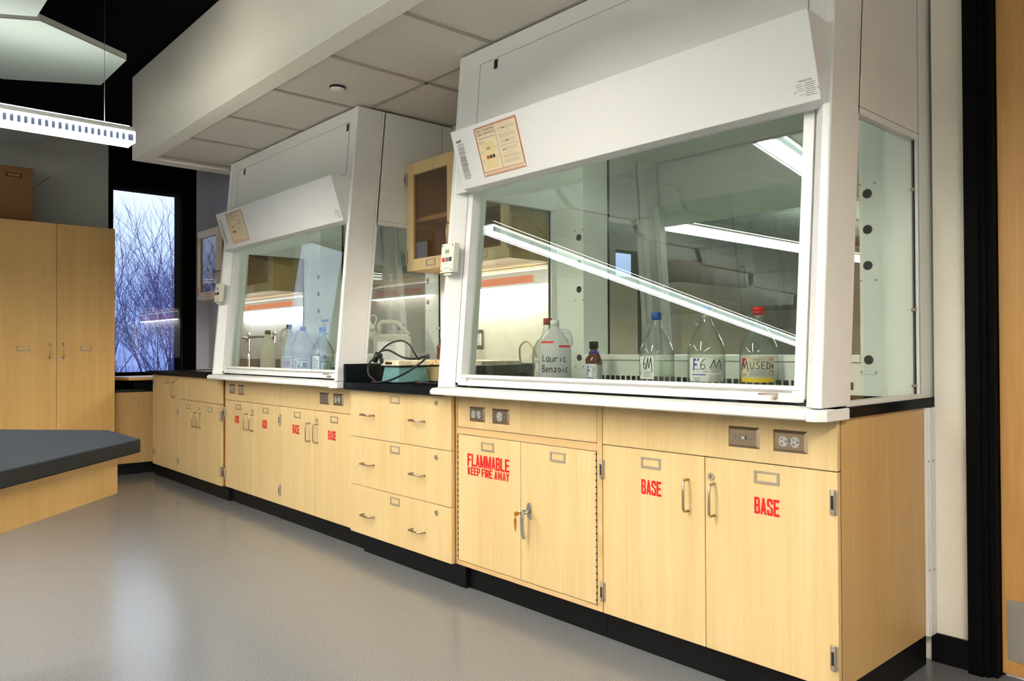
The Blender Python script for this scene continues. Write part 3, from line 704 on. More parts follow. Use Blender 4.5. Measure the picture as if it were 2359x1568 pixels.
    for x in (-1.828, -1.752):
        for z in (zc+.058, zc-.058): s.cyl((x, -.036, z), (x, -.033, z), .0032, 8)
    for x, z in ((-1.824, zc+.012), (-1.79, zc-.027), (-1.826, zc-.036), (-1.756, zc-.036)): s.cyl((x, -.0352, z), (x, -.033, z), .0017, 8)
    P('monitor_screw', shear(s), 'dark', mo)
    b = B(); b.box(-1.816, -1.764, -.0345, -.033, zc-.051, zc-.0495); b.box(-1.816, -1.764, -.0345, -.033, zc-.0475, zc-.046); b.box(-1.8, -1.78, -.0345, -.033, zc+.011, zc+.0125); P('monitor_text', shear(b), 'lt_ink', mo)
    return r
hood1 = build_hood(HX1, 'large white fume hood in the foreground holding three clear glass jugs')
hood2 = build_hood(LX1, 'farther white fume hood beyond the drawers, holding translucent plastic jugs')

# ------------------------------------------------------------------ wall cabinets, task lights, outlets
def wall_cabinet(xs, label, z0=1.572, z1=2.205, y=.36):
    x0, x1 = xs[0], xs[-1]
    r = thing('wall_cabinet', ((x0+x1)/2, .54, z0), label, 'wall cabinet')
    b = B(); b.box(x0, x0+.018, y+.021, .718, z0, z1); b.box(x1-.018, x1, y+.021, .718, z0, z1); b.box(x0+.018, x1-.018, y+.021, .718, z0, z0+.022); b.box(x0+.018, x1-.018, y+.021, .718, z1-.018, z1); b.box(x0+.018, x1-.018, .70, .718, z0, z1)
    obj('carcass', b, 'plant_wood', r)
    obj('shelf', B().box(x0+.019, x1-.019, y+.05, .70, 1.865, 1.89), 'plant_wood', r)
    for i, (a, c_) in enumerate(zip(xs, xs[1:])):
        a += .0015; c_ -= .0015; s = .068
        b = B(); b.box(a, a+s, y, y+.02, z0, z1); b.box(c_-s, c_, y, y+.02, z0, z1); b.box(a+s, c_-s, y, y+.02, z1-s, z1); b.box(a+s, c_-s, y, y+.02, z0, z0+s)
        d = obj('door', b, 'maple', r, .001)
        obj('pane', B().box(a+s, c_-s, y+.011, y+.015, z0+s, z1-s), 'cabglass', d)
        holder(d, (a+c_)/2+.01, z0+.036, y, .09, .042)
        left = (i % 2 == 0)
        handle(d, c_-.03 if left else a+.03, y, z0+.12, z0+.235)
        hx = a if left else c_
        hinge(d, hx, z1-.09, y); hinge(d, hx, z0+.085, y)
    return r
wall_cabinet([-2.772, -2.305, -1.85], 'maple wall cabinet with glass doors hung between the two hoods')
wall_cabinet([-6.215, -5.70, -5.165, -4.634], 'maple wall cabinet with glass doors beside the window, left of the far hood')
def task_light(x0, x1, label):
    r = thing('under_cabinet_light', ((x0+x1)/2, .69, 1.46), label, 'light')
    obj('housing', B().box(x0, x1, .66, .7199, 1.462, 1.54), 'lamp_glow', r, .003)
    obj('lens_strip', B().box(x0+.09, x1-.09, .657, .661, 1.474, 1.515), 'orange', r)
    obj('tube', B().box(x0+.04, x1-.04, .668, .71, 1.456, 1.4615), 'tube', r)
    obj('top_glow', B().box(x0+.04, x1-.04, .668, .71, 1.5405, 1.545), 'tube2', r)
task_light(-2.66, -1.90, 'white task light with an orange strip on the wall between the hoods')
task_light(-6.05, -4.76, 'white task light with an orange strip above the sink counter')
for (x, z, lab) in ((-2.52, 1.168, 'steel wall outlet plate above the hot plates'),):
    r = thing('wall_outlet', (x, YB-.01, z), lab, 'outlet')
    obj('plate', B().box(x-.035, x+.035, YB-.0085, YB-.003, z-.058, z+.058), 'steel', r, .003)
    obj('receptacle', B().box(x-.018, x+.018, YB-.012, YB-.008, z-.036, z+.036).box(x-.008, x-.002, YB-.0125, YB-.011, z+.014, z+.02, 1).box(x-.008, x-.002, YB-.0125, YB-.011, z-.022, z-.016, 1), ['cap_white', 'dark'], r, .001)

# ------------------------------------------------------------------ left side: window counter, tall cabinet, bench
t = thing('window_counter', (-6.64, -.13, 0), 'low black-topped maple counter under the window', 'counter')
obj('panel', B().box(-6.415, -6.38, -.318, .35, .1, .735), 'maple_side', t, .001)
obj('top', B().box(-6.895, -6.38, -.318, .70, .735, .762), 'epoxy', t, .002)
obj('base', B().box(-6.43, -6.405, -.318, .35, 0, .1), 'base', t)
t = thing('board_tray', (-6.62, .0, .762), 'black tray under a white board with wooden edge on the window counter', 'tray')
obj('case', B().box(-6.80, -6.47, -.12, .32, .762, .838), 'black', t, .003)
obj('board', B().prism([(-6.86, -.31), (-6.86, .36), (-6.44, .36), (-6.44, -.17)], .839, .866, 'Z'), 'plant_wood', t, .001)
obj('board_top', B().prism([(-6.86, -.31), (-6.86, .36), (-6.44, .36), (-6.44, -.17)], .866, .8685, 'Z'), 'lam', t)
t = thing('storage_cabinet', (-6.59, -.77, 0), 'tall two-door maple storage cabinet against the window wall', 'cabinet')
obj('carcass', B().box(-6.895, -6.322, -1.215, -.322, .1, 2.18), 'maple_tall', t, .001)
obj('plinth', B().box(-6.895, -6.35, -1.215, -.322, 0, .1), 'base', t)
for y0, y1, s in ((-1.215, -.7715, 1), (-.7685, -.322, -1)):
    d = obj('door', B().box(-6.32, -6.30, y0, y1, .105, 2.178), 'maple_tall', t, .0012)
    yh = (-.7715-.055) if s == 1 else (-.7685+.045)
    obj('handle', B().tube([(-6.30, yh, 1.05), (-6.275, yh, 1.05), (-6.268, yh, 1.058), (-6.268, yh, 1.162), (-6.275, yh, 1.17), (-6.30, yh, 1.17)], .0042, 8), 'steel', d)
    ym = -1.01 if s == 1 else -.55; b = B()
    b.box(-6.30, -6.297, ym-.045, ym+.045, 1.142, 1.147); b.box(-6.30, -6.297, ym-.045, ym+.045, 1.107, 1.115); b.box(-6.30, -6.297, ym-.045, ym-.037, 1.107, 1.147); b.box(-6.30, -6.297, ym+.037, ym+.045, 1.107, 1.147)
    obj('label_holder', b, 'steel_d', d)
    if s == -1: obj('lock', B().cyl((-6.30, -.745, 1.035), (-6.296, -.745, 1.035), .0125, 16), 'chrome', d)
b = B(); b.box(-6.85, -6.45, -1.24, -.917, 2.181, 2.645)
t = thing('cardboard_box', (-6.6, -1.08, 2.18), 'brown cardboard box on the tall storage cabinet', 'box')
obj('carton', b, 'card', t, .003)
b = B(); b.box(-6.4505, -6.447, -1.16, -.917, 2.533, 2.536, 0); b.box(-6.4505, -6.4475, -1.11, -1.0, 2.555, 2.588, 1); b.box(-6.4505, -6.4465, -1.10, -1.01, 2.561, 2.582, 0); obj('print', b, ['card2', 'dark'], t)
b = B(); b.hexa([(-6.6, -.917, 2.475), (-6.6, -.913, 2.47), (-6.45, -.913, 2.47), (-6.45, -.917, 2.475), (-6.62, -.80, 2.60), (-6.62, -.795, 2.595), (-6.45, -.795, 2.595), (-6.45, -.80, 2.60)]); obj('flap', b, 'card', t)
# lab bench with a tapered end
def bench_poly(o):
    pts = [(-1.157, -1.664), (-.885, -1.664), (-.42, -2.095), (-.42, -4.6), (-1.62, -4.6), (-1.62, -2.095)]
    c = Vector((-1.02, -3.1)); out = []
    n = len(pts)
    for i in range(n):
        p0, p1, p2 = Vector(pts[i-1]), Vector(pts[i]), Vector(pts[(i+1) % n])
        n1 = Vector(((p1-p0).y, -(p1-p0).x)).normalized(); n2 = Vector(((p2-p1).y, -(p2-p1).x)).normalized()
        if n1.dot(p1-c) < 0: n1 = -n1
        if n2.dot(p1-c) < 0: n2 = -n2
        m = (n1+n2).normalized(); out.append(tuple(p1-m*(o/max(.3, m.dot(n1)))))
    return out
t = thing('lab_bench', (-1.02, -3.1, 0), 'maple lab bench with a tapered end and charcoal top', 'bench')
obj('top', B().prism(bench_poly(0), .868, .9, 'Z'), 'epoxy_bench', t, .003)
obj('apron', B().prism(bench_poly(.045), .775, .8675, 'Z'), 'plant_wood', t, .002)
obj('pedestal', B().box(-1.5, -.55, -4.5, -3.0, .1, .775), 'plant_wood', t, .002)
obj('plinth', B().box(-1.46, -.6, -4.45, -3.05, 0, .1), 'base', t)

# ------------------------------------------------------------------ pendants and clouds
def pendant(x, y0, y1, label, z=2.138, group='pendant lights'):
    """linear fixture running along y: housing, two lamp strips, slotted acrylic sides"""
    r = thing('pendant_light', (x, (y0+y1)/2, z), label, 'light')
    w_ = .06; a, c_ = min(y0, y1), max(y0, y1)
    b = B(); b.prism([(x-w_, z+.056), (x+w_, z+.056), (x+w_, z+.068), (x+w_*.7, z+.083), (x-w_*.7, z+.083), (x-w_, z+.068)], a, c_, 'Y'); obj('housing', b, 'lamp_white', r, .002)
    obj('down_lamp', B().box(x-.044, x+.044, a+.02, c_-.02, z+.012, z+.02), 'lamp', r)
    obj('up_lamp', B().box(x-.035, x+.035, a+.02, c_-.02, z+.084, z+.087), 'uplamp', r)
    for s in (-1, 1):
        b = B(); b.box(x+s*w_, x+s*(w_-.008), a, c_, z+.047, z+.0555); b.box(x+s*w_, x+s*(w_-.01), a, c_, z, z+.008)
        b.box(x+s*w_, x+s*(w_-.008), a, a+.005, z+.008, z+.047); b.box(x+s*w_, x+s*(w_-.008), c_-.005, c_, z+.008, z+.047); obj('side_rail', b, 'louver_b', r)
        obj('shield', B().box(x+s*(w_-.0105), x+s*(w_-.0135), a+.006, c_-.006, z+.002, z+.045), 'spine', r)
    n = int((c_-a)/.0275)
    for s in (-1, 1):
        b = B(); b.box(x+s*(w_-.0092), x+s*(w_-.01), a+.006, c_-.006, z+.0082, z+.0105)
        for i in range(n): y = a+(i+.5)*.0275; b.box(x+s*(w_-.001), x+s*(w_-.01), y-.006, y+.006, z+.0082, z+.047)
        obj('louver', b, 'louver', r)
    for ya, yb in ((a, a+.003), (c_-.003, c_)): obj('end_plate', B().box(x-w_+.0105, x+w_-.0105, ya, yb, z+.002, z+.05), 'louver', r)
    for y in (c_-.125, a+.125, (a+c_)/2):
        obj('suspension_wire', B().cyl((x, y, z+.083), (x, y, ZC), .0013, 6), 'wire', r)
    return r
P1 = pendant(-3.09, -1.075, -6.6, 'long louvered pendant light hanging near the end of the white bulkhead')
P2 = pendant(-.94, -.96, -6.6, 'louvered pendant light over the aisle, mirrored at the top of the near sash', 2.33)
P2_fill = pendant(1.55, -.75, -6.6, 'added louvered pendant light out of view at the right of the lab')  # unseen pendant added to brighten the right wall and hood side
P3 = pendant(-2.98, 2.72, 9.0, 'louvered pendant light in the next lab seen through the near hood')
P4_fill = pendant(-.6, 3.2, 9.0, 'added fill pendant light in the next lab, right of the one seen through the hood')  # pendant added to light the next lab
def hexa_cloud(cx, cy, label, z=2.6):
    r = thing('ceiling_cloud', (cx, cy, z), label, 'ceiling panel')
    pts = [(cx+.495*math.cos(PI*i/3), cy+.495*math.sin(PI*i/3)) for i in range(6)]
    obj('panel', B().prism(pts, z, z+.006, 'Z'), 'cloud', r)
    obj('edge', B().prism(pts, z+.006, z+.032, 'Z'), 'cloud_edge', r)
    return r
hexa_cloud(-3.445, -1.5, 'white hexagonal ceiling panel just above the long pendant light')
hexa_cloud(-2.66, -1.95, 'white hexagonal ceiling panel cut by the top left corner of the photo')
k = 0
for i in range(-2, 4):
    for j in range(0, 6):
        cx, cy = -3.445+.785*i, -1.5-.906*j-(.453 if i % 2 else 0)
        if (i, j) in ((0, 0), (1, 0)) or cy < -6: continue
        o = hexa_cloud(cx, cy, 'white hexagonal ceiling panel of the cluster over the lab bench'); o['group'] = 'overhead hexagonal panels'
for i in range(4):
    for j in range(5):
        cx, cy = -5.0+1.3*i, 2.6+1.3*j
        r = thing('ceiling_cloud', (cx, cy, 2.62), 'pale square ceiling panel in the next lab', 'ceiling panel', 'next lab ceiling panels')
        obj('panel', B().box(cx-.63, cx+.63, cy-.63, cy+.63, 2.66, 2.68), 'cloud', r)
# next lab furniture, seen through the near hood
for (y0, y1, lab) in ((5.2, 6.9, 'maple storage cabinet in the next lab, left of its window'), (8.0, 10.0, 'wide maple storage cabinet in the next lab between windows')):
    t = thing('storage_cabinet', (-6.5, (y0+y1)/2, 0), lab, 'cabinet')
    obj('carcass', B().box(-6.89, -6.32, y0, y1, 0, 2.18), 'hazed_maple', t)
    ym = (y0+y1)/2
    obj('door', B().box(-6.319, -6.3, y0, ym-.003, .1, 2.18), 'hazed_maple', t); obj('door', B().box(-6.319, -6.3, ym+.003, y1, .1, 2.18), 'hazed_maple', t)
for (y0, y1, z1, lab) in ((8.1, 8.7, 2.55, 'small brown carton on the next lab storage cabinet'), (8.85, 9.9, 2.62, 'wide brown carton on the next lab storage cabinet')):
    t = thing('cardboard_box', (-6.5, (y0+y1)/2, 2.18), lab, 'box')
    obj('carton', B().box(-6.8, -6.4, y0, y1, 2.181, z1), 'card', t, .004); obj('tape', B().box(-6.63, -6.57, y0, y1, z1, z1+.001), 'card2', t)

# ------------------------------------------------------------------ bottles
def bottle(name, label, cat, x, y, z, R_, H, prof, body, cap, capr, caph, ring=False, facing=None, group=None):
    r = thing(name, (x, y, z), label, cat, group)
    obj('body', B().lathe([(p*R_, q*H) for p, q in prof], (x, y, z), 36), body, r)
    zt = z+prof[-1][1]*H
    cb = B(); cb.lathe([(0, 0), (capr, 0), (capr, caph*.94), (capr*.94, caph), (0, caph)], (x, y, zt-caph*.45), 30)
    obj('cap', cb, cap, r)
    return r
JUG = [(0, 0), (.9, 0), (.98, .015), (1, .04), (1, .46), (.97, .53), (.86, .60), (.66, .685), (.44, .76), (.31, .82), (.26, .87), (.25, .93), (.25, .96)]
JUGP = [(0, 0), (.92, 0), (1, .03), (1, .56), (.95, .63), (.78, .72), (.52, .80), (.33, .855), (.27, .89), (.25, .95)]
CYL = [(0, 0), (.93, 0), (1, .03), (1, .66), (.95, .70), (.72, .78), (.42, .87), (.36, .89), (.34, .955)]
AMB = [(0, 0), (.93, 0), (1, .03), (1, .60), (.95, .66), (.70, .745), (.46, .80), (.42, .83), (.42, .95)]
# angle from bottle axis to the camera
def cang(x, y): return math.atan2(-2.2189-y, 1.0458-x)
def wrap(x, y, z, R_, a0):
    """map (u metres to the right as the camera sees it, v metres up) onto the bottle's side"""
    def fn(u, v, lift=.0012): t = a0+u/R_; return (x+(R_+lift)*math.cos(t), y+(R_+lift)*math.sin(t), z+v)
    return fn
def label_patch(b, fn, u0, u1, v0, v1, mi=0, lift=.0008, n=14):
    top = [b.bm.verts.new(fn(u0+(u1-u0)*i/n, v1, lift)) for i in range(n+1)]; bot = [b.bm.verts.new(fn(u0+(u1-u0)*i/n, v0, lift)) for i in range(n+1)]
    for i in range(n): b.face([bot[i], bot[i+1], top[i+1], top[i]], mi)
def stroke(b, fn, pts, r=.0016, mi=0, lift=.0016):
    P_ = smooth_path([(p[0], p[1], 0) for p in pts], 4); b.tube([fn(p.x, p.y, lift) for p in P_], r, 5, mi)
def poly_patch(b, fn, pts, mi, lift=.0014):
    """thin letter stem: quads given as 4 (u,v) points"""
    b.face([b.bm.verts.new(fn(u, v, lift)) for u, v in pts], mi)
G = {'6': [[(.75, 1), (.3, .7), (.1, .3), (.3, 0), (.65, .05), (.75, .3), (.5, .45), (.15, .3)]],
     'M': [[(0, 0), (.2, .55), (.35, 1)], [(.35, 1), (.4, .5), (.5, .15)], [(.5, .15), (.7, .7), (.82, 1)], [(.82, 1), (.92, .5), (1, -.15)]],
     'U': [[(0, 1), (.05, .3), (.35, 0), (.7, .3), (.8, 1)]], 'S': [[(.9, .9), (.4, 1), (.15, .75), (.5, .5), (.8, .25), (.5, 0), (.05, .08)]],
     'E': [[(.8, 1), (.1, .95)], [(.1, .95), (.1, .05)], [(.1, .5), (.7, .52)], [(.1, .05), (.85, .02)]], 'D': [[(.1, 1), (.12, 0)], [(.1, 1), (.7, .8), (.9, .4), (.6, .05), (.12, 0)]],
     'L': [[(.1, 1), (.1, .05)], [(.1, .05), (.8, .1)]], 'a': [[(.75, .6), (.3, .65), (.1, .3), (.35, 0), (.7, .2)], [(.75, .6), (.72, .1), (.95, 0)]],
     'u': [[(.05, .6), (.1, .15), (.4, 0), (.7, .2)], [(.75, .6), (.75, 0)]], 'r': [[(.1, .6), (.15, 0)], [(.15, .35), (.4, .6), (.75, .55)]],
     'i': [[(.4, .55), (.4, 0)], [(.38, .85), (.42, .9)]], 'c': [[(.8, .55), (.4, .62), (.1, .3), (.4, -.02), (.9, .05)]],
     'B': [[(.1, 1), (.1, 0)], [(.1, 1), (.7, .85), (.55, .55), (.15, .5)], [(.15, .5), (.8, .4), (.65, .05), (.1, 0)]],
     'e': [[(.1, .32), (.75, .35), (.5, .62), (.12, .35), (.35, 0), (.8, .1)]], 'n': [[(.1, .6), (.12, 0)], [(.12, .4), (.45, .6), (.7, .4), (.75, 0)]],
     'z': [[(.1, .58), (.75, .58)], [(.75, .58), (.1, .02)], [(.1, .02), (.85, .04)]], 'o': [[(.45, .6), (.12, .35), (.4, 0), (.8, .3), (.45, .6)]],
     'O': [[(.45, 1), (.05, .5), (.4, 0), (.85, .5), (.45, 1)]], 'l': [[(.4, 1), (.42, .2), (.6, 0)]]}
def hand(b, fn, s, u, v, cw, h, r=.0016, mi=0):
    for ch in s:
        for st_ in G.get(ch, []): stroke(b, fn, [(u+p[0]*cw*.85, v+p[1]*h) for p in st_], r, mi)
        u += cw
def bigF(b, fn, u, v, w_, h, mi):
    s = .28*w_
    for q in ([(u, v), (u+s, v), (u+s*1.5, v+h), (u+s*.5, v+h)], [(u+s*1.2, v+h*.8), (u+w_*1.2, v+h*.8), (u+w_*1.3, v+h), (u+s*1.2, v+h)], [(u+s*.8, v+h*.42), (u+w_*.85, v+h*.42), (u+w_*.95, v+h*.58), (u+s*.8, v+h*.58)]):
        poly_patch(b, fn, q, mi)
def fine(b, fn, u0, u1, v0, v1, n, mi, seed):
    rr = random.Random(seed)
    for i in range(n):
        v = v0+(v1-v0)*i/n; a = u0+rr.random()*.15*(u1-u0); c_ = u1-rr.random()*.35*(u1-u0); label_patch(b, fn, a, c_, v, v+(v1-v0)/n*.35, mi, .0013, 4)
ZW = .9302
# three glass jugs in the near hood
def glass_jug(x, y, cap, label, H=.345):
    r = bottle('glass_jug', label, 'jug', x, y, ZW, .0765, H, JUG, 'bglass', cap, .0225, .032)
    a = cang(x, y)-1.9; ca, sa = math.cos(a), math.sin(a)
    pts = [(.022, .88), (.042, .875), (.05, .835), (.045, .80), (.034, .79)]
    obj('finger_ring', B().tube(smooth_path([(x+p*ca, y+p*sa, ZW+q*H) for p, q in pts]), .0045, 8), 'bglass', r)
    obj('collar', B().lathe([(.0195, .94*H), (.0235, .942*H), (.0235, .952*H), (.0195, .955*H)], (x, y, ZW), 24), 'bglass', r)
    return r
j = glass_jug(-1.06, .527, 'cap_blue', 'clear glass jug with blue cap and label marked 6M, left of the three', .333)
fn = wrap(-1.06, .527, ZW+.042, .0765, cang(-1.06, .527)-.10); b = B(); u0 = -.085
label_patch(b, fn, -.085, -.005, .004, .103, 0); 
hand(b, fn, '6', -.058, .05, .022, .05, .0014, 1); hand(b, fn, 'M', -.042, .042, .034, .055, .0016, 1)
fine(b, fn, -.083, -.067, .02, .075, 9, 2, 1); fine(b, fn, -.06, -.01, .012, .04, 6, 2, 2); label_patch(b, fn, -.083, -.077, .028, .033, 3, .0013, 3)
obj('label', b, ['paper', 'ink', 'grey_ink', 'blue'], j)
j = glass_jug(-.777, .489, 'cap_blue', 'clear glass jug with blue cap, blue F and 6M on its label, in the middle', .35)
fn = wrap(-.777, .489, ZW+.036, .0765, cang(-.777, .489)); b = B()
label_patch(b, fn, -.078, .078, .008, .105, 0, n=24)
bigF(b, fn, -.058, .052, .022, .05, 3); hand(b, fn, '6', -.026, .06, .03, .04, .0015, 1); hand(b, fn, 'M', .012, .062, .06, .035, .0017, 1)
text_geo(b, 'Hydrochloric', (0,0,0), (1,0,0), (0,0,1), .05, .006, .02, 1, fn=lambda a, c_: fn(-.048+a, .055+c_, .0014)); text_geo(b, 'Acid', (0,0,0), (1,0,0), (0,0,1), .018, .006, .02, 1, fn=lambda a, c_: fn(-.014+a, .046+c_, .0014))
label_patch(b, fn, -.062, -.004, .034, .038, 3, .0013); fine(b, fn, .012, .06, .045, .075, 8, 2, 3); fine(b, fn, .005, .07, .012, .036, 6, 2, 4); fine(b, fn, -.06, -.01, .01, .028, 4, 2, 5)
obj('label', b, ['paper', 'ink', 'grey_ink', 'blue'], j)
j = glass_jug(-.61, .609, 'cap_red', 'clear glass jug with red cap and yellow-banded label marked USED, right of the three', .342)
fn = wrap(-.61, .609, ZW+.03, .0765, cang(-.61, .609)); b = B()
label_patch(b, fn, -.079, .064, .012, .115, 0, n=24); label_patch(b, fn, -.079, .064, .012, .029, 3, .0012, 24)
label_patch(b, fn, -.04, .034, .034, .068, 5, .0011, 10)
bigF(b, fn, -.076, .058, .02, .05, 4); hand(b, fn, 'M', -.074, .062, .036, .036, .0016, 1)
for i, ch in enumerate('USED'): hand(b, fn, ch, -.032+i*.0205, .066, .021, .028, .0015, 6)
fine(b, fn, -.074, -.045, .036, .05, 3, 1, 6); fine(b, fn, -.03, .01, .10, .108, 2, 1, 7); fine(b, fn, .04, .06, .098, .11, 4, 4, 8); fine(b, fn, -.036, .03, .038, .058, 5, 2, 9); label_patch(b, fn, .052, .06, .07, .084, 1, .0013, 3)
text_geo(b, 'FLAMMABLE', (0,0,0), (1,0,0), (0,0,1), .05, .006, .01, 2, fn=lambda a, c_: fn(-.04+a, .018+c_, .0014)) if False else fine(b, fn, -.05, .02, .018, .024, 1, 2, 10)
for i in range(3):
    a = 2*PI*i/3+.4; stroke(b, fn, [(.049+.009*math.cos(a+q), .048+.009*math.sin(a+q)) for q in (0, .5, 1.0, 1.5)], .0012, 1)
obj('label', b, [pbr('aged_label', (226, 214, 190), .6), 'ink', 'grey_ink', 'yellow', 'red', pbr('grey_panel', (196, 194, 186), .6), pbr('navy_marker', (34, 58, 84), .6)], j)
# plastic jug marked Lauric Benzoic
x, y, Rj = -1.47, .30, .0755
j = bottle('plastic_jug', 'milky plastic jug hand-lettered Lauric and Benzoic, white cap', 'jug', x, y, ZW, Rj, .312, JUGP, 'hdpe_w', 'cap_white', .0205, .026)
fn = wrap(x, y, ZW+.028, Rj, cang(x, y)); b = B()
for i, ch in enumerate('Lauric'): hand(b, fn, ch, -.062+i*.02, .092, .022, .032, .0018)
for i, ch in enumerate('Benzoic'): hand(b, fn, ch, -.064+i*.019, .045, .021, .033, .0018)
obj('lettering', b, 'ink', j)
def cone_patch(b, x, y, z, prof, R_, H, a0, t0, t1, h0, h1, mi, n=10):
    def rad(h):
        for (r0, q0), (r1, q1) in zip(prof, prof[1:]):
            if q0*H <= h <= q1*H and q1 > q0: return R_*(r0+(r1-r0)*(h/H-q0)/(q1-q0))
        return R_
    g0 = [b.bm.verts.new((x+(rad(h0)+.002)*math.cos(a0+t0+(t1-t0)*i/n), y+(rad(h0)+.002)*math.sin(a0+t0+(t1-t0)*i/n), z+h0)) for i in range(n+1)]
    g1 = [b.bm.verts.new((x+(rad(h1)+.002)*math.cos(a0+t0+(t1-t0)*i/n), y+(rad(h1)+.002)*math.sin(a0+t0+(t1-t0)*i/n), z+h1)) for i in range(n+1)]
    for i in range(n): b.face([g0[i], g0[i+1], g1[i+1], g1[i]], mi)
b = B(); cone_patch(b, x, y, ZW, JUGP, Rj, .312, cang(x, y), -1.2, -.1, .205, .214, 0); cone_patch(b, x, y, ZW, JUGP, Rj, .312, cang(x, y), .25, 1.2, .186, .195, 0)
obj('red_stripe', b, 'cap_red', j)
a = cang(x, y)+1.3; obj('grip', B().tube(smooth_path([(x+p*math.cos(a), y+p*math.sin(a), ZW+q) for p, q in ((.03, .262), (.062, .255), (.074, .225), (.072, .19))]), .011, 10), 'hdpe_w', j)
# glass bottle with rust cap behind it
x, y = -1.655, .435
j = bottle('glass_jug', 'clear glass jug with rust-brown cap, half hidden behind the plastic jug', 'jug', x, y, ZW, .0765, .325, JUG, 'bglass', 'cap_brown', .021, .032)
fn = wrap(x, y, ZW, .0765, cang(x, y)); b = B(); label_patch(b, fn, -.075, -.005, .03, .135, 0); hand(b, fn, 'EN', -.075, .075, .02, .03, .0015, 1); fine(b, fn, -.073, -.01, .035, .07, 5, 2, 3); fine(b, fn, -.073, -.01, .11, .13, 3, 2, 4)
obj('label', b, ['paper', 'ink', 'grey_ink'], j)
obj('contents', B().lathe([(0, .004), (.068, .004), (.074, .015), (.074, .12), (0, .12)], (x, y, ZW), 28), glass('pale_liquid', (236, 226, 176), 1.33, haze=.35, hazecol=(232, 214, 150)), j)
# amber reagent bottle
x, y = -1.40, .49
j = bottle('reagent_bottle', 'small amber reagent bottle with black cap and blue collar', 'bottle', x, y, ZW, .040, .205, AMB, 'amber', 'cap_black', .0215, .034)
obj('collar', B().lathe([(.017, .157), (.0245, .158), (.0245, .166), (.017, .167)], (x, y, ZW), 24), 'blue', j)
fn = wrap(x, y, ZW+.02, .040, cang(x, y)); b = B(); label_patch(b, fn, -.052, .052, .014, .088, 0, n=20); label_patch(b, fn, .012, .052, .014, .084, 4, .0011, 8)
bigF(b, fn, -.034, .034, .018, .045, 3); fine(b, fn, -.012, .01, .03, .075, 6, 2, 5); fine(b, fn, .015, .045, .02, .08, 10, 2, 6); label_patch(b, fn, -.036, -.002, .02, .024, 3, .0013)
label_patch(b, fn, .012, .04, .082, .087, 1, .0013)
obj('label', b, ['paper', 'ink', 'grey_ink', 'blue', pbr('grey_label', (206, 206, 208), .6)], j)
# --- far hood
x, y = -4.45, .25
bottle('plastic_bottle', 'white translucent plastic bottle with black cap, leftmost in the far hood', 'bottle', x, y, ZW, .055, .325, CYL, 'hdpe', 'cap_black', .0215, .03)
def handled(x, y, Rj, H, cap, label, body='hdpe', ang=1.6):
    j = bottle('plastic_jug', label, 'jug', x, y, ZW, Rj, H, JUGP, body, cap, .021, .03)
    a = cang(x, y)-ang
    obj('grip', B().tube(smooth_path([(x+p*math.cos(a), y+p*math.sin(a), ZW+q*H) for p, q in ((.018, .90), (.042, .89), (.06, .80), (Rj*.98, .66))]), .009, 10), body, j)
    return j
j = handled(-4.2, .30, .062, .365, 'cap_black', 'plastic jug with loop handle and black cap, second from left in the far hood')
fn = wrap(-4.2, .30, ZW, .062, cang(-4.2, .30)); b = B(); label_patch(b, fn, -.06, .02, .02, .135, 0); fine(b, fn, -.056, .015, .03, .13, 8, 2, 9); hand(b, fn, '6M', -.04, .07, .025, .03, .0014, 1)
obj('label', b, ['paper', 'btn_red', 'grey_ink'], j)
j = handled(-3.86, .24, .0735, .34, 'cap_blue', 'plastic jug marked 6M with blue cap, third from left in the far hood', 'hdpe_w')
fn = wrap(-3.86, .24, ZW, .0735, cang(-3.86, .24)); b = B(); label_patch(b, fn, -.07, .05, .015, .12, 0); hand(b, fn, '6M', -.038, .05, .032, .045, .002, 1); fine(b, fn, -.066, -.045, .03, .11, 7, 1, 4); label_patch(b, fn, -.04, .03, .108, .112, 1, .0013)
label_patch(b, fn, -.02, .005, .20, .23, 2, -.028, 3)
obj('label', b, ['paper', 'ink', 'teal_print'], j)
x, y = -3.49, .19
j = bottle('glass_jug', 'clear glass jug with blue cap at the right in the far hood', 'jug', x, y, ZW, .0735, .322, JUG, 'bglass', 'cap_blue', .0225, .034)
a = cang(x, y)-1.8; obj('finger_ring', B().tube(smooth_path([(x+p*math.cos(a), y+p*math.sin(a), ZW+q) for p, q in ((.022, .283), (.042, .28), (.05, .267), (.044, .256), (.034, .252))]), .0045, 8), 'bglass', j)
fn = wrap(x, y, ZW, .0735, cang(x, y)); b = B(); label_patch(b, fn, -.075, -.02, .03, .14, 0); fine(b, fn, -.07, -.025, .04, .13, 8, 1, 4); label_patch(b, fn, -.01, .05, .03, .10, 3, .0008); label_patch(b, fn, -.01, .045, .098, .104, 2, .0012); fine(b, fn, -.005, .045, .035, .09, 6, 1, 5); label_patch(b, fn, .052, .058, .045, .09, 1, .0012, 2)
obj('label', b, ['paper', 'grey_ink', 'teal_print', pbr('pale_green_label', (196, 214, 204), .6)], j)
# teal-banded notice on the far hood's pilaster
b = B(); px, pz = -4.27, 1.30
b.box(px-.105, px+.0, .6535, .6565, 1.08, 1.42, 0); b.box(px-.105, px, .652, .6536, 1.385, 1.405, 1); b.box(px-.105, px, .652, .6536, 1.285, 1.298, 1); b.box(px-.08, px-.03, .652, .6536, 1.10, 1.135, 2)
for i in range(5): b.box(px-.09, px-.02-.01*(i % 2), .652, .6536, 1.32+i*.012, 1.323+i*.012, 3)
obj('notice', b.xf(lambda v: (v.x, v.y, v.z-.06)), ['paper', 'teal_print', 'cap_blue', 'grey_ink'], None, label='white paper notice with teal bands taped inside the far hood', cat='notice')
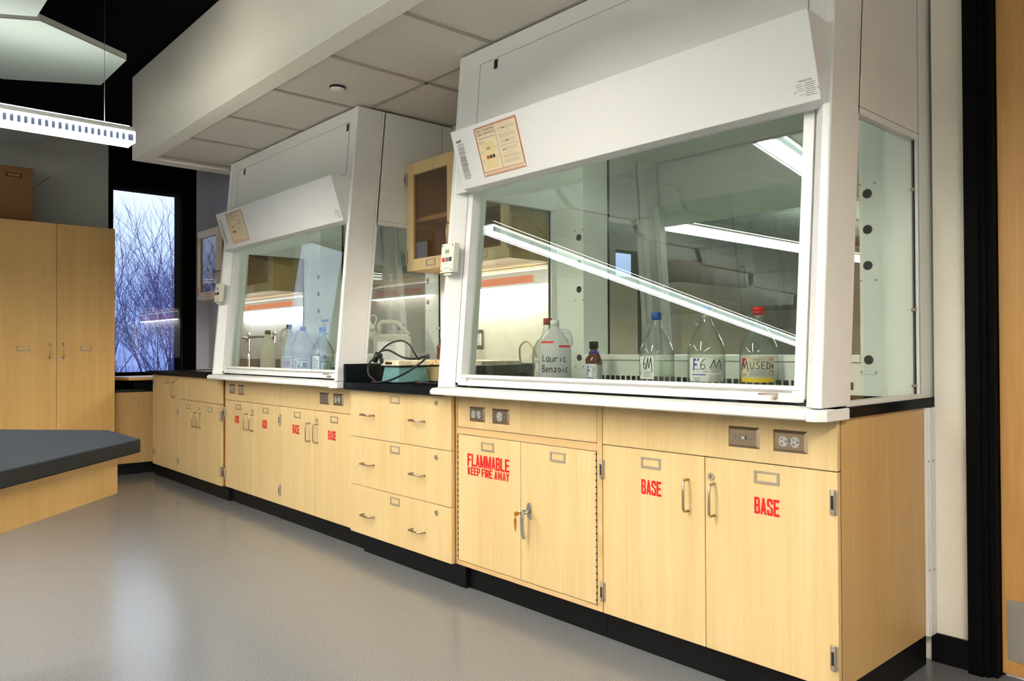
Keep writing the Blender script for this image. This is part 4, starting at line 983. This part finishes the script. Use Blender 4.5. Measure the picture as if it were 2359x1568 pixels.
# jerrican at the right end of the far hood
x, y = -3.0, .41
t = thing('jerrican', (x, y, ZW), 'large translucent jerrican with a paper sheet at the right end of the far hood', 'jerrican')
u = Vector((math.cos(.86), math.sin(.86), 0)); v_ = Vector((-u.y, u.x, 0)); o_ = Vector((x, y, ZW))   # u: rightwards seen from the camera
def J(a, c_, z): return o_+u*a+v_*c_+Vector((0, 0, z))
def jprism(b, poly, c0, c1):
    A = [b.bm.verts.new(J(p[0], c0, p[1])) for p in poly]; Bv = [b.bm.verts.new(J(p[0], c1, p[1])) for p in poly]
    n = len(poly)
    for i in range(n): b.face([A[i], A[(i+1) % n], Bv[(i+1) % n], Bv[i]])
    b.face(A[::-1]); b.face(Bv); return b
obj('body', jprism(B(), [(-.11, 0), (.11, 0), (.112, .22), (.105, .27), (.07, .275), (-.08, .275), (-.112, .25)], -.07, .07), 'hdpe', t, .012, seg=3)
obj('grip', B().tube([J(-.085, 0, .25), J(-.085, 0, .335), J(-.07, 0, .352), J(.0, 0, .352), J(.03, 0, .345), J(.10, 0, .27)], .014, 12), 'hdpe', t)
obj('spout', B().tube([J(-.10, -.01, .24), J(-.14, -.01, .30)], .028, 16), 'hdpe', t)
obj('cap', B().tube([J(-.137, -.01, .296), J(-.165, -.01, .338)], .035, 20), 'cap_white', t)
obj('strap', B().tube(smooth_path([J(-.165, -.01, .335), J(-.15, -.01, .38), J(-.11, -.01, .392), J(-.10, -.01, .36), J(-.12, -.01, .315)]), .003, 6), 'cap_white', t)
b = B(); b.face([b.bm.verts.new(J(*p)) for p in ((-.085, -.0715, .02), (.085, -.0715, .02), (.083, -.0715, .20), (.08, -.0715, .228), (-.085, -.0715, .228))], 0)
for i in range(9): b.face([b.bm.verts.new(J(*p)) for p in ((-.055, -.0725, .05+i*.019), (-.03, -.0725, .05+i*.019), (-.03, -.0725, .0515+i*.019), (-.055, -.0725, .0515+i*.019))], 1)
for i, ch in enumerate('Oil'):
    for s_ in G[ch]: b.tube([J(-.02+i*.017+p[0]*.014, -.0725, .20+p[1]*.02) for p in s_], .001, 5, 2)
obj('paper_sheet', b, ['paper', 'grey_ink', 'ink'], t)
x, y = -3.06, .615
t = None
j = bottle('glass_jug', 'glass jug with grey cap behind the jerrican in the far hood', 'jug', -3.13, .56, ZW, .07, .335, JUG, 'bglass', 'cap_grey', .022, .034)

# ------------------------------------------------------------------ sink fittings and bench-top clutter
def faucet(x, y, label, hx):
    t = thing('faucet', (x, y, .93), label, 'faucet')
    obj('column', B().lathe([(0, 0), (.022, 0), (.022, .012), (.011, .018), (.011, .30), (0, .305)], (x, y, .93), 16), 'chrome', t)
    obj('spout', B().tube(smooth_path([(x, y, 1.215), (x-.10, y-.07, 1.222), (x-.19, y-.13, 1.215), (x-.22, y-.15, 1.18), (x-.222, y-.152, 1.11)]), .009, 10), 'chrome', t)
    obj('lever', B().tube([(x+.005, y, 1.10), (x+hx, y-.03, 1.06), (x+hx+.02, y-.035, 1.0)], .007, 8), 'chrome', t)
    obj('valve_knob', B().lathe([(0, 0), (.018, 0), (.02, .012), (.012, .03), (0, .032)], (x, y, 1.235), 14), 'steel_d', t)
faucet(-5.06, .58, 'chrome gooseneck faucet nearer the far hood at the sink', .05)
faucet(-5.62, .60, 'chrome gooseneck faucet at the window end of the sink', .05)
def hotplate(o, label, m, wx, wy, plate_m):
    x, y = o; z = .9302
    t = thing('hot_plate', (x, y, z), label, 'hot plate')
    def fr(b, x0, x1, y0, y1, z0, z1, tp, mi=0):
        return b.hexa([(x0, y0, z0), (x1, y0, z0), (x1, y1, z0), (x0, y1, z0), (x0+tp, y0+tp, z1), (x1-tp, y0+tp, z1), (x1-tp, y1-tp, z1), (x0+tp, y1-tp, z1)], mi)
    obj('body', fr(B(), x-wx, x+wx, y-wy, y+wy, z+.004, z+.086, .012), m, t, .004)
    obj('foot', B().box(x-wx+.02, x+wx-.02, y-wy+.02, y+wy-.02, z, z+.004), 'dark', t)
    obj('gasket', B().box(x-wx+.006, x+wx-.006, y-wy+.006, y+wy-.006, z+.0865, z+.092), 'dark', t)
    obj('plate', B().box(x-wx-.004, x+wx+.004, y-wy-.004, y+wy+.004, z+.0925, z+.12), plate_m, t, .004)
    return t
h1 = hotplate((-2.437, .125), 'teal hot plate with stained white top, nearest the left splash', 'teal', .083, .10, 'plate')
b = B()
for i, x in enumerate((-2.475, -2.445, -2.42)): b.cyl((x, .033, .975), (x, .026, .975), .004, 10)
obj('indicator', b, 'recep', h1)
b = B(); b.box(-2.475, -2.41, .0195, .0215, 1.03, 1.043)
tag(obj('scorch_mark', b, 'dark', h1), 'dark scorch stain on the plate rim')
h2 = hotplate((-2.415, .405), 'beige hot plate with rust-stained top, behind the teal one', 'teal2', .165, .14, 'rust')
obj('knob', B().cyl((-2.50, .275, .98), (-2.50, .245, .98), .03, 20), 'cap_black', h2)
hotplate((-2.06, .36), 'hot plate with stained white top, seen through the near hood above the drawers', 'teal2', .145, .13, 'plate')
cord = [(-2.52, -.0, .936), (-2.50, -.005, .94), (-2.56, -.01, .975), (-2.575, 0, 1.03), (-2.53, .02, 1.075), (-2.43, .03, 1.135), (-2.34, .05, 1.155), (-2.27, .06, 1.13), (-2.245, .08, 1.08), (-2.243, .10, 1.055)]
obj('power_cord', B().tube(smooth_path([(p[0], p[1]-.02, p[2]) for p in cord]), .0048, 8), 'cord', None, label='black power cord looped upright in front of the teal hot plate', cat='cord')
cord = [(-2.50, .02, 1.10), (-2.40, .01, 1.105), (-2.28, .02, 1.068), (-2.18, .03, 1.062), (-2.10, .03, 1.075), (-2.075, .02, 1.072), (-2.10, .0, 1.04), (-2.2, -.02, .99), (-2.33, -.03, .95), (-2.42, -.035, .937), (-2.5, -.03, .9355)]
o = obj('power_cord', B().tube(smooth_path([(p[0], p[1]-.015, p[2]) for p in cord]), .0055, 8), 'cord', None, label='black power cord draped across the teal hot plate to the counter', cat='cord')
b = B(); b.tube([(-2.515, .0, 1.09), (-2.54, -.005, 1.045)], .015, 8); b.tube([(-2.525, .02, 1.085), (-2.50, .02, 1.035)], .012, 8)
obj('cord_plug', b, 'cord', None, label='black plugs dangling in the raised cord at the teal hot plate', cat='plug')
b = B(); b.tube(smooth_path([(-2.19, .055, .938), (-2.08, .06, .938), (-1.97, .08, .939), (-1.88, .06, .94)]), .006, 8); b.tube([(-2.235, .05, .938), (-2.185, .055, .938)], .0115, 8, taper=.7)
obj('power_cord', b, 'cord', None, label='black cord with its plug lying on the counter below the beige hot plate', cat='cord')
b = B(); b.tube(smooth_path([(-2.13, .20, 1.03), (-2.185, .195, 1.02), (-2.21, .195, .985), (-2.18, .195, .95), (-2.13, .195, .938)]), .005, 8)
obj('power_cord', b, 'cord', None, label='black cord curled against the front of the beige hot plate', cat='cord')
j = bottle('brown_bottle', 'brown glass bottle standing on the rust-stained hot plate', 'bottle', -2.53, .44, 1.0505, .03, .12, AMB, 'amber', 'cap_grey', .014, .016)
b = B(); b.tube(smooth_path([(-2.1, .66, 1.035), (-2.06, .62, 1.12), (-1.98, .60, 1.15), (-1.90, .58, 1.10), (-1.86, .56, 1.035)]), .005, 8)
obj('tubing', b, 'tan_cord', None, label='tan rubber tubing arching on the counter beside the outlet', cat='tubing')

# ------------------------------------------------------------------ outside
def tree(x, y, z, h, seed, label):
    rr = random.Random(seed); b = B()
    def grow(p, d, L, r, lev):
        n = 4; pts = [p]; q = p.copy(); dd = d.copy()
        for i in range(n):
            dd = (dd+Vector((rr.uniform(-1, 1), rr.uniform(-1, 1), rr.uniform(-.4, .7)))*.13).normalized(); q = q+dd*(L/n); pts.append(q.copy())
        b.tube(pts, r, 5 if lev < 2 else 3, 0 if lev < 3 else 1, caps=False, taper=.55)
        if lev >= 5: return
        for i in range(2 if lev == 0 else 3 if lev < 4 else 3):
            k_ = rr.randint(2, n) if lev else n-rr.randint(0, 2)
            ax = Vector((rr.uniform(-1, 1), rr.uniform(-1, 1), rr.uniform(-.1, .3))).normalized()
            nd = (dd*1.0+ax*rr.uniform(.6, 1.05)+Vector((0, 0, .22))).normalized()
            grow(pts[k_], nd, L*rr.uniform(.62, .82), r*.58, lev+1)
        grow(pts[-1], dd, L*.75, r*.58, lev+1)
    for s in range(2):
        grow(Vector((x+rr.uniform(-.2, .2), y+rr.uniform(-.3, .3), z)), Vector((rr.uniform(-.15, .15), rr.uniform(-.25, .25), 1)).normalized(), h*.30, h*.0075, 0)
    return obj('bare_tree', b, ['bark', 'twig'], None, label=label, cat='tree')
tree(-14.2, 1.7, -1.6, 5.2, 5, 'bare winter tree at the left of the window')
tree(-15.6, 2.9, -1.8, 6.4, 11, 'bare winter tree at the centre of the window')
tree(-14.8, 4.2, -1.7, 5.6, 23, 'bare winter tree at the right of the window')
tree(-13.2, -2.7, -1.6, 6.2, 31, 'bare winter tree mirrored in the glass door beside the window')
rr = random.Random(4); b = B()
for i in range(1000):
    x, y = rr.uniform(-20, -15.5), rr.uniform(0, 7); z = -1.2
    p = Vector((x, y, z)); d = Vector((rr.uniform(-.5, .5), rr.uniform(-.5, .5), 1)).normalized(); L = rr.uniform(1.0, 2.5)
    b.tube([p, p+d*L*.5, p+d*L+Vector((rr.uniform(-.3, .3), rr.uniform(-.3, .3), 0))], .011, 3, 0, caps=False, taper=.3)
obj('hedge', b, 'twig', None, label='tangle of bare shrubs along the bottom of the window view', cat='hedge', kind='stuff')
obj('ground', B().box(-60, -7.2, -40, 40, -1.9, -1.7), 'ground', None, kind='structure')

# ------------------------------------------------------------------ world and light
wd = bpy.data.worlds.new('dusk_sky'); SC.world = wd; wd.use_nodes = True; nt = wd.node_tree; nt.nodes.clear()
N = nt.nodes.new; Lk = nt.links.new
tc = N('ShaderNodeTexCoord'); sx = N('ShaderNodeSeparateXYZ'); Lk(tc.outputs['Generated'], sx.inputs[0])
rp = N('ShaderNodeValToRGB'); e = rp.color_ramp.elements
e[0].position = 0; e[0].color = srgb(126, 146, 210); e[1].position = .24; e[1].color = srgb(232, 240, 255)
x_ = e.new(.06); x_.color = srgb(146, 174, 236); x_ = e.new(.14); x_.color = srgb(196, 214, 252)
Lk(sx.outputs['Z'], rp.inputs['Fac'])
bg = N('ShaderNodeBackground'); bg.inputs['Strength'].default_value = 1.02; Lk(rp.outputs[0], bg.inputs[0])
ow = N('ShaderNodeOutputWorld'); Lk(bg.outputs[0], ow.inputs[0])
SC.view_settings.view_transform = 'Standard'; SC.view_settings.look = 'None'; SC.view_settings.exposure = .74; SC.view_settings.gamma = 1
cy = SC.cycles
cy.max_bounces = 8; cy.diffuse_bounces = 4; cy.glossy_bounces = 4; cy.transmission_bounces = 6; cy.transparent_max_bounces = 24
cy.caustics_reflective = False; cy.caustics_refractive = False; cy.use_denoising = True; cy.sample_clamp_indirect = 6
